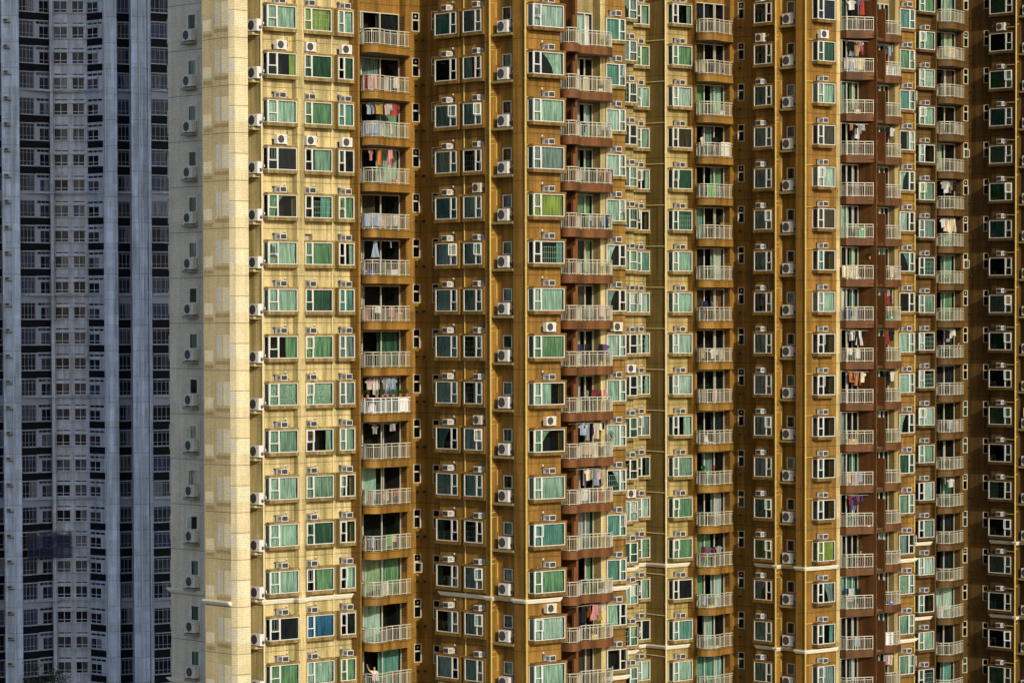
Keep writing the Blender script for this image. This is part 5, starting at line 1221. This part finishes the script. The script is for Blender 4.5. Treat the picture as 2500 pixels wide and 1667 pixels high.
# person on the lowest curved balcony : one continuous body, arm raised to the washing
def person():
    q, d, n = place('b1', -8, .36, .45); z = zf(-8)+.02
    o = empty('person', (q[0], q[1], z), math.atan2(n[1], n[0])+pi/2); tag(o, 'person in a pale pink shirt reaching up on the lowest curved balcony', 'person')
    skin = plain('skin', (.48, .27, .18), .5, var=.05); shirt = plain('pale_pink_cotton', (.72, .46, .44), .8, var=.08, scale=14); trou = plain('dark_trousers', (.03, .03, .04), .8); hair = plain('black_hair', (.012, .01, .01), .4)
    def skinned(name, vs, es, mat, sub_=2):
        me = bpy.data.meshes.new(name); me.from_pydata([v[0] for v in vs], es, []); ob = bpy.data.objects.new(name, me); COL.objects.link(ob)
        md = ob.modifiers.new('skin', 'SKIN'); me.skin_vertices.new() if not me.skin_vertices else None
        for i, v in enumerate(vs): me.skin_vertices[0].data[i].radius = v[1] if isinstance(v[1], tuple) else (v[1], v[1])
        me.skin_vertices[0].data[0].use_root = True
        s_ = ob.modifiers.new('sub', 'SUBSURF'); s_.levels = sub_; s_.render_levels = sub_
        dg = bpy.context.evaluated_depsgraph_get(); em = bpy.data.meshes.new_from_object(ob.evaluated_get(dg)); em.name = name
        bpy.data.objects.remove(ob); em.materials.clear(); em.materials.append(mat)
        for p in em.polygons: p.material_index = 0; p.use_smooth = True
        return obj(name, em, o)
    body = [((0, 0, .86), (.13, .10)), ((0, 0, 1.05), (.115, .085)), ((0, .01, 1.24), (.14, .095)), ((0, .01, 1.33), (.10, .075)), ((0, 0, 1.40), .048), ((0, -.01, 1.46), (.062, .07)), ((0, -.015, 1.54), (.075, .09)), ((0, -.005, 1.61), (.06, .07)),
            ((-.16, .01, 1.31), .05), ((-.33, -.02, 1.42), .038), ((-.42, -.06, 1.64), .03), ((-.44, -.07, 1.71), (.034, .02)),
            ((.17, .01, 1.30), .05), ((.23, .0, 1.05), .038), ((.20, -.16, .90), .029), ((.19, -.22, .87), (.033, .02)),
            ((-.09, 0, .80), .085), ((-.10, -.01, .44), .055), ((-.10, .02, .08), .038), ((-.10, -.10, .04), .035), ((.09, 0, .80), .085), ((.10, -.01, .44), .055), ((.10, .02, .08), .038), ((.10, -.10, .04), .035)]
    es = [(0, 1), (1, 2), (2, 3), (3, 4), (4, 5), (5, 6), (6, 7), (3, 8), (8, 9), (9, 10), (10, 11), (3, 12), (12, 13), (13, 14), (14, 15), (0, 16), (16, 17), (17, 18), (18, 19), (0, 20), (20, 21), (21, 22), (22, 23)]
    b_ = skinned('body', body, es, skin)
    for hand, c, up in (('hand', (-.445, -.072, 1.72), 1), ('hand', (.188, -.235, .865), 0)):
        vs = [((c[0], c[1], c[2]), .018)]; e2 = []
        for f in range(5):
            off = (-.03+.015*f); ln = (.045, .07, .078, .072, .055)[f]
            dv = (off, -.012, ln) if up else (off, -ln, -.012)
            i = len(vs); vs.append(((c[0]+dv[0]*.6, c[1]+dv[1]*.55, c[2]+dv[2]*.55), .009)); vs.append(((c[0]+dv[0], c[1]+dv[1]-.012, c[2]+dv[2]), .007)); e2 += [(0, i), (i, i+1)]
        skinned(hand, vs, e2, skin, 1)
    skinned('shirt', [((0, 0, .84), (.155, .125)), ((0, 0, 1.05), (.14, .11)), ((0, .01, 1.24), (.16, .115)), ((0, .01, 1.34), (.11, .085)), ((-.16, .01, 1.31), .068), ((-.27, -.01, 1.38), .062), ((.17, .01, 1.30), .068), ((.21, .01, 1.16), .062)], [(0, 1), (1, 2), (2, 3), (3, 4), (4, 5), (3, 6), (6, 7)], shirt)
    skinned('trousers', [((0, 0, .87), (.142, .112)), ((-.09, 0, .78), .098), ((-.10, -.01, .44), .072), ((-.10, .02, .12), .06), ((.09, 0, .78), .098), ((.10, -.01, .44), .072), ((.10, .02, .12), .06)], [(0, 1), (1, 2), (2, 3), (0, 4), (4, 5), (5, 6)], trou)
    skinned('hair', [((0, .035, 1.50), (.07, .06)), ((0, .02, 1.58), (.083, .085)), ((0, .01, 1.635), (.06, .065)), ((0, .06, 1.44), (.05, .035))], [(0, 1), (1, 2), (0, 3)], hair)
    mb = MB()
    for x in (-.028, .028): mb.disc(x, -.108, 1.535, .009, hair, 8, -.09)
    obj('eyes', mb.mesh('eyes'), o)
    mb = MB(); mb.poly([(-.012, -.1, 1.51), (.012, -.1, 1.51), (0, -.125, 1.512)], skin); mb.poly([(-.008, -.1, 1.545), (-.012, -.1, 1.51), (0, -.125, 1.512)], skin); mb.poly([(.012, -.1, 1.51), (.008, -.1, 1.545), (0, -.125, 1.512)], skin); mb.box(-.022, .022, -.1, -.085, 1.478, 1.484, M_REDP)
    obj('face', mb.mesh('face'), o)
person()

# ================================================================== ground, light, camera
M_GROUND = plain('asphalt_ground', (0.06, 0.06, 0.058), 0.9, var=0.3, scale=0.2)
mb = MB(); mb.quad((-2500, -800, 0), (2500, -800, 0), (2500, 4000, 0), (-2500, 4000, 0), M_GROUND)
g = obj('ground', mb.mesh('ground')); g['kind'] = 'structure'

EL = radians(19.5); AZ = radians(156.0)            # sun stands behind the camera to its right
w = bpy.data.worlds.new('World'); sc.world = w; w.use_nodes = True
nt = w.node_tree; nt.nodes.clear()
sky = nt.nodes.new('ShaderNodeTexSky'); sky.sky_type = 'NISHITA'; sky.sun_disc = False
sky.sun_elevation = EL; sky.sun_rotation = AZ; sky.altitude = 50; sky.air_density = 1.0; sky.dust_density = 1.5; sky.ozone_density = 1.5
bg = nt.nodes.new('ShaderNodeBackground'); bg.inputs['Strength'].default_value = 0.15
wo = nt.nodes.new('ShaderNodeOutputWorld'); nt.links.new(sky.outputs[0], bg.inputs[0]); nt.links.new(bg.outputs[0], wo.inputs[0])
sd = bpy.data.lights.new('sun', 'SUN'); sd.energy = 3.6; sd.angle = radians(0.6); sd.color = (1.0, 0.89, 0.70)
so = bpy.data.objects.new('sun', sd); COL.objects.link(so); so.location = (60, -60, 200)
from mathutils import Vector
dirv = Vector((-sin(AZ)*cos(EL), -cos(AZ)*cos(EL), -sin(EL)))
so.rotation_euler = dirv.to_track_quat('-Z', 'Y').to_euler()

cam = bpy.data.cameras.new('camera'); co = bpy.data.objects.new('camera', cam); COL.objects.link(co)
cam.sensor_width = 36; cam.sensor_fit = 'HORIZONTAL'; cam.lens = 36*F/2500
TH = 0.030; ROLL = 0.0026
from mathutils import Matrix
R = Matrix.Rotation(radians(90)-TH, 4, 'X') @ Matrix.Rotation(-ROLL, 4, 'Z')
co.matrix_world = Matrix.Translation((0, 0, CAMZ)) @ R
cam.shift_y = (F*math.tan(TH)-37.5)/2500
cam.clip_start = 1; cam.clip_end = 6000
sc.camera = co
sc.view_settings.view_transform = 'Standard'; sc.view_settings.look = 'None'; sc.view_settings.exposure = 0; sc.view_settings.gamma = 1
sc.cycles.max_bounces = 6; sc.cycles.transparent_max_bounces = 10; sc.cycles.diffuse_bounces = 3
sc.render.film_transparent = False
